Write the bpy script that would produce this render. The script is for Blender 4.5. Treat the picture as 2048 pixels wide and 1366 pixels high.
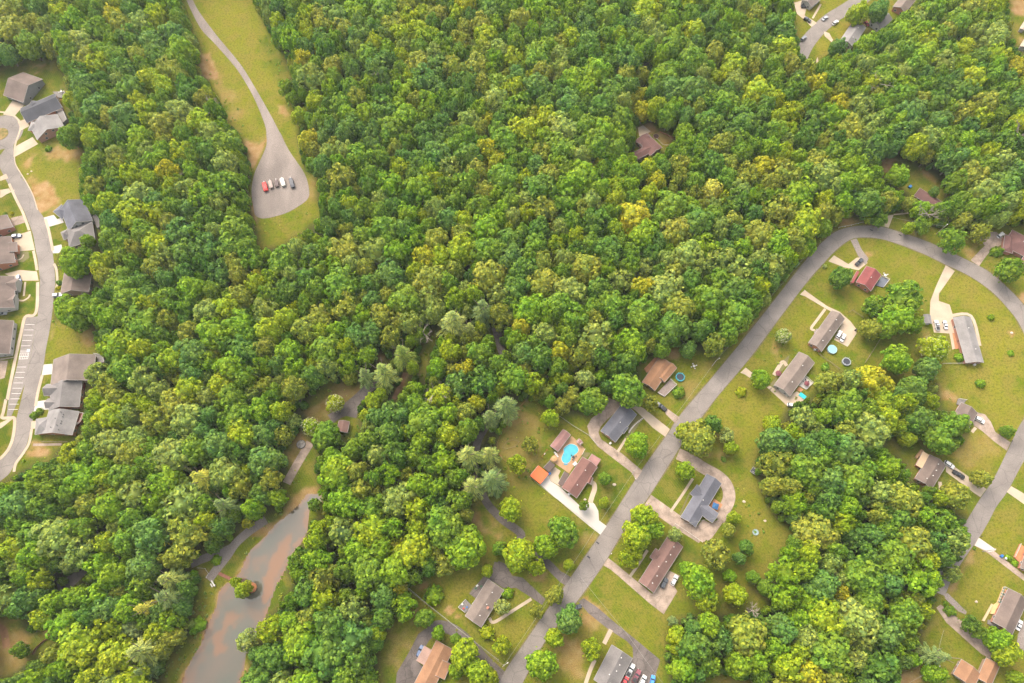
import bpy, math, random
import numpy as np
from mathutils import Vector, Matrix
for o in list(bpy.data.objects): bpy.data.objects.remove(o)
SC = bpy.context.scene
COL = SC.collection
# ---------------------------------------------------------------- camera
H = 320.0; FPX = 1384.0; TILT = math.radians(21.9)
cam_d = bpy.data.cameras.new('camera'); cam = bpy.data.objects.new('camera', cam_d); COL.objects.link(cam)
cam_d.sensor_width = 36.0; cam_d.lens = FPX / 2048 * 36.0
cam_d.clip_start = 1; cam_d.clip_end = 6000
cam.location = (0, 0, H); cam.rotation_euler = (TILT, 0, 0)
SC.camera = cam
# ---------------------------------------------------------------- world and sun
SUN_EL = math.radians(52); SUN_AZ = math.radians(-35)      # light from behind the left shoulder of the view
w = bpy.data.worlds.new('World'); SC.world = w; w.use_nodes = True
nt = w.node_tree; nt.nodes.clear()
sky = nt.nodes.new('ShaderNodeTexSky'); sky.sky_type = 'NISHITA'; sky.sun_disc = False
sky.sun_elevation = SUN_EL; sky.sun_rotation = SUN_AZ; sky.dust_density = 4; sky.air_density = 1.0; sky.ozone_density = 1.0
bg = nt.nodes.new('ShaderNodeBackground'); bg.inputs[1].default_value = 0.15
ow = nt.nodes.new('ShaderNodeOutputWorld')
hz_ = nt.nodes.new('ShaderNodeHueSaturation'); hz_.inputs['Saturation'].default_value = .45     # thin overcast washes out the blue
tw = nt.nodes.new('ShaderNodeMix'); tw.data_type = 'RGBA'; tw.blend_type = 'MULTIPLY'; tw.inputs[0].default_value = 1; tw.inputs[7].default_value = (1.06, 1.0, .90, 1)
nt.links.new(sky.outputs[0], hz_.inputs['Color']); nt.links.new(hz_.outputs[0], tw.inputs[6]); nt.links.new(tw.outputs[2], bg.inputs[0]); nt.links.new(bg.outputs[0], ow.inputs[0])
sd = bpy.data.lights.new('sun', 'SUN'); so = bpy.data.objects.new('sun', sd); COL.objects.link(so)
sd.energy = 0.5; sd.angle = math.radians(40); sd.color = (1.0, 0.93, 0.82)
dirv = Vector((math.sin(SUN_AZ) * math.cos(SUN_EL), math.cos(SUN_AZ) * math.cos(SUN_EL), math.sin(SUN_EL)))
so.rotation_euler = dirv.to_track_quat('Z', 'Y').to_euler(); so.location = dirv * 600
SC.view_settings.view_transform = 'Standard'; SC.view_settings.look = 'None'
SC.view_settings.exposure = 2.2; SC.view_settings.gamma = 1
# ---------------------------------------------------------------- plan coordinates: surveyed points of the photograph -> ground
CT, ST = math.cos(TILT), math.sin(TILT)
def G(u, v, z=0.0):
    x = (u - 1024) / FPX; y = -(v - 683) / FPX
    d = (x, y * CT + ST, y * ST - CT); t = (z - H) / d[2]
    return Vector((d[0] * t, d[1] * t, z))
def proj(x, y, z):
    dz = z - H
    yc = y * CT + dz * ST; zc = -y * ST + dz * CT
    return 1024 + FPX * x / (-zc), 683 - FPX * yc / (-zc)
ZONE = {'A': (0, 0, 3.2524), 'B': (400, 0, 3.2524), 'C': (1180, 0, 3.2524), 'D': (1560, 0, 3.252), 'E': (0, 380, 3.2524),
        'F': (1600, 400, 3.415), 'S': (0, 600, 3.2524), 'T': (560, 640, 3.794), 'I': (980, 680, 3.2524), 'J': (1480, 560, 4.0176),
        'K': (1700, 700, 3.415), 'L': (300, 940, 3.2066), 'M': (740, 1000, 3.7322), 'N': (1060, 820, 5.2538), 'O': (1260, 900, 4.0176),
        'P': (1100, 1060, 4.4641), 'Q': (1740, 1040, 4.1902), 'R': (0, 1060, 4.4641), 'Z': (0, 0, 1.0)}
def uv(z, x, y):
    a = ZONE[z]; return (a[0] + x / a[2], a[1] + y / a[2])
def pts(z, s):
    return [uv(z, *map(float, p.split(','))) for p in s.split()]
def gpts(z, s, h=0.0): return [G(a, b, h) for a, b in pts(z, s)]
rng = np.random.default_rng(7); random.seed(7)
# ---------------------------------------------------------------- materials
def srgb(c):
    return tuple(((x / 255) / 12.92 if x / 255 <= 0.04045 else ((x / 255 + 0.055) / 1.055) ** 2.4) for x in c)
MATS = {}
def mat(name, col, rough=0.8, var=0.25, scale=0.6, col2=None, metal=0.0, bump=0.0, stretch=None, detail=6, spec=0.3, fine=0.0, crack=0.0, cs=.2):
    if name in MATS: return MATS[name]
    m = bpy.data.materials.new(name); m.use_nodes = True; n = m.node_tree; b = n.nodes['Principled BSDF']
    b.inputs['Roughness'].default_value = rough; b.inputs['Metallic'].default_value = metal
    b.inputs['Specular IOR Level'].default_value = spec
    tc = n.nodes.new('ShaderNodeTexCoord'); mp = n.nodes.new('ShaderNodeMapping'); n.links.new(tc.outputs['Object'], mp.inputs[0])
    if stretch: mp.inputs['Scale'].default_value = stretch
    nz = n.nodes.new('ShaderNodeTexNoise'); nz.inputs['Scale'].default_value = scale; nz.inputs['Detail'].default_value = detail
    n.links.new(mp.outputs[0], nz.inputs[0])
    mr = n.nodes.new('ShaderNodeMapRange'); mr.inputs[1].default_value = 0.3; mr.inputs[2].default_value = 0.7
    n.links.new(nz.outputs[0], mr.inputs[0])
    mx = n.nodes.new('ShaderNodeMix'); mx.data_type = 'RGBA'
    c2 = col2 if col2 else tuple(x * (1 - var) for x in col)
    c1 = col if col2 else tuple(min(1, x * (1 + var * 0.7)) for x in col)
    mx.inputs[6].default_value = (*c2, 1); mx.inputs[7].default_value = (*c1, 1)
    n.links.new(mr.outputs[0], mx.inputs[0]); last = mx.outputs[2]
    if fine:
        n2 = n.nodes.new('ShaderNodeTexNoise'); n2.inputs['Scale'].default_value = 2.2; n2.inputs['Detail'].default_value = 3
        n.links.new(tc.outputs['Object'], n2.inputs[0])
        hs = n.nodes.new('ShaderNodeMapRange'); hs.inputs[1].default_value = 0.3; hs.inputs[2].default_value = 0.7
        hs.inputs[3].default_value = 1 - fine; hs.inputs[4].default_value = 1 + fine; n.links.new(n2.outputs[0], hs.inputs[0])
        vm = n.nodes.new('ShaderNodeVectorMath'); vm.operation = 'SCALE'; n.links.new(last, vm.inputs[0]); n.links.new(hs.outputs[0], vm.inputs[3]); last = vm.outputs[0]
    if crack:
        nv = n.nodes.new('ShaderNodeTexNoise'); nv.inputs['Scale'].default_value = .5; nv.inputs['Detail'].default_value = 4; n.links.new(tc.outputs['Object'], nv.inputs[0])
        av = n.nodes.new('ShaderNodeVectorMath'); av.operation = 'MULTIPLY_ADD'; av.inputs[1].default_value = (1.6, 1.6, 0); n.links.new(nv.outputs[1], av.inputs[0]); n.links.new(tc.outputs['Object'], av.inputs[2])
        vo = n.nodes.new('ShaderNodeTexVoronoi'); vo.feature = 'DISTANCE_TO_EDGE'; vo.inputs['Scale'].default_value = cs; n.links.new(av.outputs[0], vo.inputs['Vector'])
        cm = n.nodes.new('ShaderNodeMapRange'); cm.inputs[1].default_value = 0; cm.inputs[2].default_value = .16 * cs; cm.inputs[3].default_value = 1 - crack; cm.inputs[4].default_value = 1; n.links.new(vo.outputs['Distance'], cm.inputs[0])
        vs_ = n.nodes.new('ShaderNodeVectorMath'); vs_.operation = 'SCALE'; n.links.new(last, vs_.inputs[0]); n.links.new(cm.outputs[0], vs_.inputs[3]); last = vs_.outputs[0]
    n.links.new(last, b.inputs['Base Color'])
    if bump:
        bp = n.nodes.new('ShaderNodeBump'); bp.inputs['Strength'].default_value = bump; n.links.new(nz.outputs[0], bp.inputs['Height']); n.links.new(bp.outputs[0], b.inputs['Normal'])
    MATS[name] = m; return m
FOL = {  # leaf colours by kind (linear albedo)
    'g': (0.125, 0.196, 0.018), 'b': (0.150, 0.232, 0.012), 'y': (0.215, 0.262, 0.012), 'o': (0.195, 0.212, 0.030),
    'd': (0.090, 0.160, 0.022), 't': (0.098, 0.172, 0.036), 'p': (0.195, 0.240, 0.055), 'k': (0.285, 0.270, 0.016), 'n': (0.27, 0.30, 0.095), 'w': (0.38, 0.35, 0.07), 'u': (0.17, 0.22, 0.085)}
FK = list(FOL)
def leaf_mat(k):
    nm = 'foliage_' + k
    if nm in MATS: return MATS[nm]
    m = bpy.data.materials.new(nm); m.use_nodes = True; n = m.node_tree; b = n.nodes['Principled BSDF']
    b.inputs['Roughness'].default_value = 0.6; b.inputs['Specular IOR Level'].default_value = 0.18
    geo = n.nodes.new('ShaderNodeNewGeometry')
    cr = n.nodes.new('ShaderNodeValToRGB'); c = FOL[k]; c = (c[0] * 1.14, c[1] * 1.18, c[2] * .90)
    e = cr.color_ramp.elements
    e[0].position = 0; e[0].color = (c[0] * .50, c[1] * .62, c[2] * .95, 1)
    e[1].position = 1; e[1].color = (min(1, c[0] * 1.7), min(1, c[1] * 1.5), c[2] * 1.25, 1)
    em = cr.color_ramp.elements.new(0.55); em.color = (*c, 1)
    n.links.new(geo.outputs['Random Per Island'], cr.inputs[0])
    # slow drift of hue between neighbouring crowns
    nz = n.nodes.new('ShaderNodeTexNoise'); nz.inputs['Scale'].default_value = 0.09; nz.inputs['Detail'].default_value = 1
    n.links.new(geo.outputs['Position'], nz.inputs[0])
    hs = n.nodes.new('ShaderNodeHueSaturation')
    mr = n.nodes.new('ShaderNodeMapRange'); mr.inputs[1].default_value = .3; mr.inputs[2].default_value = .7; mr.inputs[3].default_value = .488; mr.inputs[4].default_value = .520
    n.links.new(nz.outputs[0], mr.inputs[0]); n.links.new(mr.outputs[0], hs.inputs[0])
    n.links.new(cr.outputs[0], hs.inputs['Color']); n.links.new(hs.outputs[0], b.inputs['Base Color'])
    tr = n.nodes.new('ShaderNodeBsdfTranslucent'); n.links.new(hs.outputs[0], tr.inputs[0])
    ms = n.nodes.new('ShaderNodeMixShader'); ms.inputs[0].default_value = 0.42
    n.links.new(b.outputs[0], ms.inputs[1]); n.links.new(tr.outputs[0], ms.inputs[2])
    n.links.new(ms.outputs[0], n.nodes['Material Output'].inputs[0])
    MATS[nm] = m; return m
M_ASPH = lambda: mat('asphalt', (0.146, 0.127, 0.116), 0.9, .22, 0.11, fine=.14, detail=10, crack=.28, cs=.10)
M_TRUNK = lambda: mat('bark', (0.17, 0.13, 0.10), 0.9, .4, 1.5)
M_DEAD = lambda: mat('bleached_wood', (0.21, 0.175, 0.15), 0.9, .3, 1.0)
M_CONC = lambda: mat('concrete', (0.29, 0.232, 0.172), 0.9, .15, 0.18, fine=.05)
M_CONC_NEW = lambda: mat('new_concrete', (0.32, 0.295, 0.27), 0.9, .05, 0.15)
M_CONC_OLD = lambda: mat('weathered_concrete', (0.225, 0.172, 0.138), 0.9, .34, 0.3, fine=.14, crack=.25, cs=.16)
M_GRAVEL = lambda: mat('gravel', (0.155, 0.130, 0.117), 0.95, .26, 0.12, fine=.26, bump=.3, stretch=(1, .35, 1))
M_ASPH2 = lambda: mat('worn_asphalt', (0.100, 0.083, 0.076), 0.9, .38, 0.15, fine=.16, crack=.38, cs=.22)
M_SOIL = lambda: mat('soil', (0.19, 0.10, 0.05), 0.95, .3, 0.4)
M_WHITE = lambda: mat('white_paint', (0.42, 0.40, 0.38), 0.6, .05, 1)
M_GLASS = lambda: mat('dark_glass', (0.03, 0.035, 0.045), 0.12, .1, 1, spec=.6)
M_BLACK = lambda: mat('black_rubber', (0.025, 0.025, 0.028), 0.7, .2, 2)
M_WOOD = lambda: mat('deck_wood', (0.26, 0.16, 0.09), 0.85, .25, 1.2, stretch=(4, .4, 1))
M_WIRE = lambda: mat('wire', (0.25, 0.24, 0.22), 0.6, .1, 1)
M_METAL = lambda: mat('grey_metal', (0.45, 0.45, 0.46), 0.4, .1, 1, metal=.3)
# ---------------------------------------------------------------- mesh tools
class MB:
    def __init__(s): s.v = []; s.f = []
    def add(s, vs, fs):
        k = len(s.v); s.v += [tuple(p) for p in vs]; s.f += [tuple(i + k for i in f) for f in fs]
    def box(s, c, d, rz=0, taper=1.0):
        x, y, z = d[0] / 2, d[1] / 2, d[2] / 2; co, si = math.cos(rz), math.sin(rz); vs = []
        for (a, b_, g) in ((-1, -1, -1), (1, -1, -1), (1, 1, -1), (-1, 1, -1), (-1, -1, 1), (1, -1, 1), (1, 1, 1), (-1, 1, 1)):
            t = taper if g > 0 else 1; px, py = a * x * t, b_ * y * t
            vs.append((c[0] + px * co - py * si, c[1] + px * si + py * co, c[2] + g * z))
        s.add(vs, [(0, 3, 2, 1), (4, 5, 6, 7), (0, 1, 5, 4), (1, 2, 6, 5), (2, 3, 7, 6), (3, 0, 4, 7)])
    def prism(s, poly, z0, z1):
        n = len(poly)
        a = sum(poly[i][0] * poly[(i + 1) % n][1] - poly[(i + 1) % n][0] * poly[i][1] for i in range(n))
        if a < 0: poly = poly[::-1]
        vs = [(p[0], p[1], z0) for p in poly] + [(p[0], p[1], z1) for p in poly]
        s.add(vs, [tuple(range(n))[::-1], tuple(range(n, 2 * n))] + [(i, (i + 1) % n, (i + 1) % n + n, i + n) for i in range(n)])
    def tube(s, path, rads, n=6):
        path = [Vector(p) for p in path]; k = len(s.v); m = len(path)
        for i, p in enumerate(path):
            d = (path[min(i + 1, m - 1)] - path[max(i - 1, 0)]).normalized()
            a = d.orthogonal().normalized(); b_ = d.cross(a); r = rads[i] if isinstance(rads, (list, tuple)) else rads
            if i == 0: ref = a
            else:
                a = (ref - d * ref.dot(d)).normalized(); b_ = d.cross(a); ref = a
            for j in range(n):
                t = 2 * math.pi * j / n; s.v.append(tuple(p + (a * math.cos(t) + b_ * math.sin(t)) * r))
        for i in range(m - 1):
            for j in range(n): s.f.append((k + i * n + j, k + i * n + (j + 1) % n, k + (i + 1) * n + (j + 1) % n, k + (i + 1) * n + j))
        s.f.append(tuple(k + j for j in range(n))[::-1]); s.f.append(tuple(k + (m - 1) * n + j for j in range(n)))
    def cyl(s, c, r, h, n=20, r2=None):
        r2 = r if r2 is None else r2
        vs = [(c[0] + r * math.cos(2 * math.pi * i / n), c[1] + r * math.sin(2 * math.pi * i / n), c[2]) for i in range(n)]
        vs += [(c[0] + r2 * math.cos(2 * math.pi * i / n), c[1] + r2 * math.sin(2 * math.pi * i / n), c[2] + h) for i in range(n)]
        s.add(vs, [tuple(range(n))[::-1], tuple(range(n, 2 * n))] + [(i, (i + 1) % n, (i + 1) % n + n, i + n) for i in range(n)])
    def ring(s, c, r0, r1, h, n=24):
        vs = []
        for r, z in ((r0, 0), (r1, 0), (r1, h), (r0, h)):
            vs += [(c[0] + r * math.cos(2 * math.pi * i / n), c[1] + r * math.sin(2 * math.pi * i / n), c[2] + z) for i in range(n)]
        fs = []
        for q_ in range(4):
            for i in range(n):
                j = (i + 1) % n; a, b_ = q_ * n, ((q_ + 1) % 4) * n
                fs.append((a + i, a + j, b_ + j, b_ + i)[::-1] if q_ == 0 else (a + i, a + j, b_ + j, b_ + i))
        s.add(vs, fs)
    def build(s, name, m, parent=None, smooth=False):
        me = bpy.data.meshes.new(name); me.from_pydata(s.v, [], s.f); me.update()
        if m: me.materials.append(m)
        if smooth: me.polygons.foreach_set('use_smooth', [True] * len(me.polygons))
        o = bpy.data.objects.new(name, me); COL.objects.link(o)
        if parent: o.parent = parent
        return o
def empty(name, loc, rz=0):
    o = bpy.data.objects.new(name, None); COL.objects.link(o); o.location = loc; o.rotation_euler = (0, 0, rz); o.empty_display_size = 1; return o
def tag(o, label, cat, group=None, kind=None):
    if label: o['label'] = label
    if cat: o['category'] = cat
    if group: o['group'] = group
    if kind: o['kind'] = kind
    return o
def copy_thing(root, loc=None, rz=None, parent=None):
    c = root.copy(); COL.objects.link(c); c.parent = parent
    if loc is not None: c.location = loc
    if rz is not None: c.rotation_euler = (0, 0, rz)
    for ch in list(root.children): copy_thing(ch, parent=c)
    return c
def earclip(poly):
    from mathutils.geometry import tessellate_polygon
    return tessellate_polygon([[Vector((p[0], p[1], 0)) for p in poly]])
def smooth_poly(P, closed=True, n=4):
    # Catmull-Rom through the points
    m = len(P); out = []
    rngi = range(m) if closed else range(m - 1)
    for i in rngi:
        p0 = P[(i - 1) % m] if closed else P[max(i - 1, 0)]; p1 = P[i]; p2 = P[(i + 1) % m]; p3 = P[(i + 2) % m] if closed else P[min(i + 2, m - 1)]
        for k in range(n):
            t = k / n
            out.append(tuple(0.5 * (2 * p1[j] + (p2[j] - p0[j]) * t + (2 * p0[j] - 5 * p1[j] + 4 * p2[j] - p3[j]) * t * t + (3 * p1[j] - p0[j] - 3 * p2[j] + p3[j]) * t ** 3) for j in range(2)))
    if not closed: out.append(tuple(P[-1][:2]))
    return out
def sheet(name, m, poly, z, smooth=False, kind='structure', thick=0.0):
    P = [(p[0], p[1]) for p in poly]
    if smooth: P = smooth_poly(P)
    mb = MB()
    if thick:
        mb.prism(P, z - thick, z)
        fs = [f for f in mb.f if len(f) == 4]; n = len(P)
        tri = earclip(P); 
        a = sum(P[i][0] * P[(i + 1) % n][1] - P[(i + 1) % n][0] * P[i][1] for i in range(n))
        Q = P[::-1] if a < 0 else P
        tri = earclip(Q); mb.f = fs + [tuple(n + i for i in t) for t in tri]
    else:
        mb.add([(x, y, z) for x, y in P], [tuple(t) for t in earclip(P)])
    me = bpy.data.meshes.new(name); me.from_pydata(mb.v, [], mb.f); me.update()
    import bmesh
    bm = bmesh.new(); bm.from_mesh(me)
    if not thick:
        for f in bm.faces:
            if f.normal.z < 0: f.normal_flip()
    bm.to_mesh(me); bm.free(); me.materials.append(m)
    o = bpy.data.objects.new(name, me); COL.objects.link(o)
    if kind: o['kind'] = kind
    return o
def ribbon_pts(path, wid):
    P = [Vector((p[0], p[1])) for p in path]; L = []; R_ = []
    for i in range(len(P)):
        d = (P[min(i + 1, len(P) - 1)] - P[max(i - 1, 0)]).normalized(); n = Vector((-d.y, d.x))
        w_ = wid[i] if isinstance(wid, (list, tuple)) else wid
        L.append(tuple(P[i] + n * w_ / 2)); R_.append(tuple(P[i] - n * w_ / 2))
    return L, R_
def strip(name, m, L, R_, z, kind='structure', kerb=0):
    n = len(L); mb = MB(); mb.add([(p[0], p[1], z) for p in L] + [(p[0], p[1], z) for p in R_], [(i, i + n, i + n + 1, i + 1) for i in range(n - 1)])
    if kerb:
        k = len(mb.v)
        mb.add([(p[0], p[1], z - kerb) for p in L] + [(p[0], p[1], z - kerb) for p in R_], [])
        mb.f += [(i + 1, i + 1 + k, i + k, i) for i in range(n - 1)][::1] + [(i + n, i + n + k, i + n + 1 + k, i + n + 1) for i in range(n - 1)]
        mb.f += [(0, k, k + n, n), (n - 1, 2 * n - 1, k + 2 * n - 1, k + n - 1)]
    me = bpy.data.meshes.new(name); me.from_pydata(mb.v, [], mb.f); me.update(); me.materials.append(m)
    o = bpy.data.objects.new(name, me); COL.objects.link(o)
    if kind: o['kind'] = kind
    return o
def ribbon(name, m, path, wid, z, smooth=True, kind='structure', kerb=0):
    P = [(p[0], p[1]) for p in path]
    if smooth and len(P) > 2: P = smooth_poly(P, closed=False, n=5)
    L, R_ = ribbon_pts(P, wid); return strip(name, m, L, R_, z, kind, kerb)
def zround(path): return path
# ---------------------------------------------------------------- clearings of the wood, as outlines on the plan
CLEAR = [
 pts('Z', '362,-40 508,-40 506,0 532,55 560,101 581,145 568,190 600,222 587,234 597,255 597,301 612,344 640,363 632,400 642,430 600,465 560,490 522,497 512,470 506,425 501,400 500,332 490,285 457,240 433,190 402,140 398,95 380,50 362,0'),
 pts('Z', '-60,138 0,138 28,123 83,114 114,123 129,172 135,200 137,246 117,277 166,292 163,307 154,344 157,394 172,415 185,430 198,465 195,495 180,503 112,505 107,545 185,540 185,580 180,588 108,592 107,640 150,652 185,650 183,672 197,706 215,735 190,760 165,790 165,830 160,850 135,886 105,901 98,917 49,935 28,947 0,962 -60,985'),
 pts('Z', '1560,-60 1589,0 1591,46 1600,77 1600,104 1631,122 1662,106 1705,98 1735,62 1757,60 1785,40 1803,28 1838,0 1860,-60'),
 pts('Z', '2021,-60 2021,0 2019,25 2030,80 2048,105 2120,130 2120,-60'),
 pts('Z', '1763,323 1784,317 1827,326 1855,341 1880,372 1886,403 1874,418 1815,385 1797,378 1765,345'),
 pts('Z', '1272,255 1303,246 1315,252 1347,270 1343,292 1325,301 1272,320 1269,307'),
 pts('T', '360,470 590,490 740,440 700,520 620,560 580,640 580,740 600,830 540,900 450,900 430,800 400,770 280,760 170,690 270,580'),
 pts('T', '20,1000 150,850 230,930 270,1010 250,1120 290,1280 90,1366 20,1280 70,1150 90,1080'),
 pts('T', '720,240 800,270 790,320 740,310'), pts('T', '1170,80 1220,70 1130,280 1090,440 1050,470 1060,280'),
 pts('T', '940,410 985,400 940,500 890,600 850,610 890,510'), pts('T', '1610,80 1650,80 1690,250 1650,260'),
 pts('T', '1480,930 1560,800 1590,810 1530,930'),
 pts('L', '890,-30 1030,-30 1030,90 1075,120 1110,200 1090,290 1010,310 990,450 900,530 860,640 900,740 800,900 690,990 700,1090 620,1180 630,1280 570,1366 540,1460 60,1460 80,1366 120,1200 230,1090 340,1000 260,950 320,760 330,700 260,620 270,580 430,530 540,450 580,370 740,320 860,250 930,160 890,90'),
 pts('R', '-100,800 60,760 160,790 160,880 260,950 430,880 490,940 490,980 340,1090 320,1150 250,1170 60,1300 -100,1366'),
 pts('R', '520,520 600,470 740,340 750,380 640,500 600,530 520,540'),
 # the two streets of houses on the right
 pts('Z', '735,1460 757,1366 760,1316 780,1254 794,1241 826,1233 812,1180 842,1163 880,1140 905,1110 935,1060 948,1030 945,1000 962,985 985,998 1014,984 1006,940 992,895 1008,855 1041,803 1072,800 1092,824 1152,830 1177,836 1190,815 1214,797 1262,800 1285,785 1276,732 1306,712 1340,692 1395,702 1429,722 1460,696 1480,668 1537,608 1562,573 1632,483 1673,454 1691,432 1726,444 1758,445 1767,432 1787,424 1817,426 1863,455 1957,461 1995,456 2030,450 2160,445 2160,1460'),
]
ISLAND = [  # woods standing inside the last clearing
 pts('Z', '1636,790 1640,755 1680,745 1720,735 1765,745 1800,770 1850,745 1880,765 1887,811 1937,840 1941,874 1922,897 1905,900 1880,893 1866,872 1815,868 1773,880 1778,905 1797,902 1817,922 1826,952 1850,985 1875,985 1905,1018 1934,1034 1948,1088 1931,1109 1915,1135 1890,1152 1884,1188 1870,1212 1866,1245 1847,1262 1850,1290 1831,1300 1840,1333 1807,1350 1788,1366 1775,1460 1500,1460 1505,1366 1436,1345 1395,1366 1380,1460 1345,1460 1340,1366 1331,1318 1335,1268 1349,1239 1380,1228 1495,1225 1500,1180 1530,1150 1565,1100 1585,1065 1545,1030 1520,985 1508,930 1520,880 1560,850 1572,815 1600,800'),
]
GAPS = [pts('Z', '1790,870 1812,872 1815,895 1785,900'), pts('Z', '1500,1185 1535,1190 1530,1215 1505,1222')]
def sdf(X, Y, poly):
    """signed distance (positive inside), vectorised"""
    X = np.asarray(X, float); Y = np.asarray(Y, float); n = len(poly)
    d2 = np.full(X.shape, 1e18); ins = np.zeros(X.shape, bool)
    for i in range(n):
        x1, y1 = poly[i]; x2, y2 = poly[(i + 1) % n]
        dx, dy = x2 - x1, y2 - y1; L2 = dx * dx + dy * dy + 1e-12
        t = np.clip(((X - x1) * dx + (Y - y1) * dy) / L2, 0, 1)
        d2 = np.minimum(d2, (X - x1 - t * dx) ** 2 + (Y - y1 - t * dy) ** 2)
        c = ((y1 > Y) != (y2 > Y))
        with np.errstate(divide='ignore', invalid='ignore'):
            xi = dx * (Y - y1) / (dy if dy != 0 else 1e-12) + x1
        ins ^= c & (X < xi)
    return np.where(ins, 1, -1) * np.sqrt(d2)
def open_ground(X, Y):
    """>0 where the photo shows open ground (plan units)"""
    d = np.full(np.shape(X), -1e9)
    for p in CLEAR: d = np.maximum(d, sdf(X, Y, p))
    for p in ISLAND: d = np.minimum(d, -sdf(X, Y, p))
    for p in GAPS: d = np.maximum(d, sdf(X, Y, p))
    return d
# ================================================================ GROUND
def fnoise(X, Y, s, seed):
    r = np.random.default_rng(seed); out = np.zeros(X.shape); amp = 1; tot = 0
    for o in range(4):
        n = 64; g = r.random((n, n)); x = X / s * 2 ** o + r.random() * 50; y = Y / s * 2 ** o + r.random() * 50
        xi = np.floor(x).astype(int); yi = np.floor(y).astype(int); fx = x - xi; fy = y - yi
        fx = fx * fx * (3 - 2 * fx); fy = fy * fy * (3 - 2 * fy)
        a = g[xi % n, yi % n]; b = g[(xi + 1) % n, yi % n]; c = g[xi % n, (yi + 1) % n]; d = g[(xi + 1) % n, (yi + 1) % n]
        out += amp * ((a * (1 - fx) + b * fx) * (1 - fy) + (c * (1 - fx) + d * fx) * fy); tot += amp; amp *= .55
    return out / tot
def soft(z, s, edge):
    return z, s, edge
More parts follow.
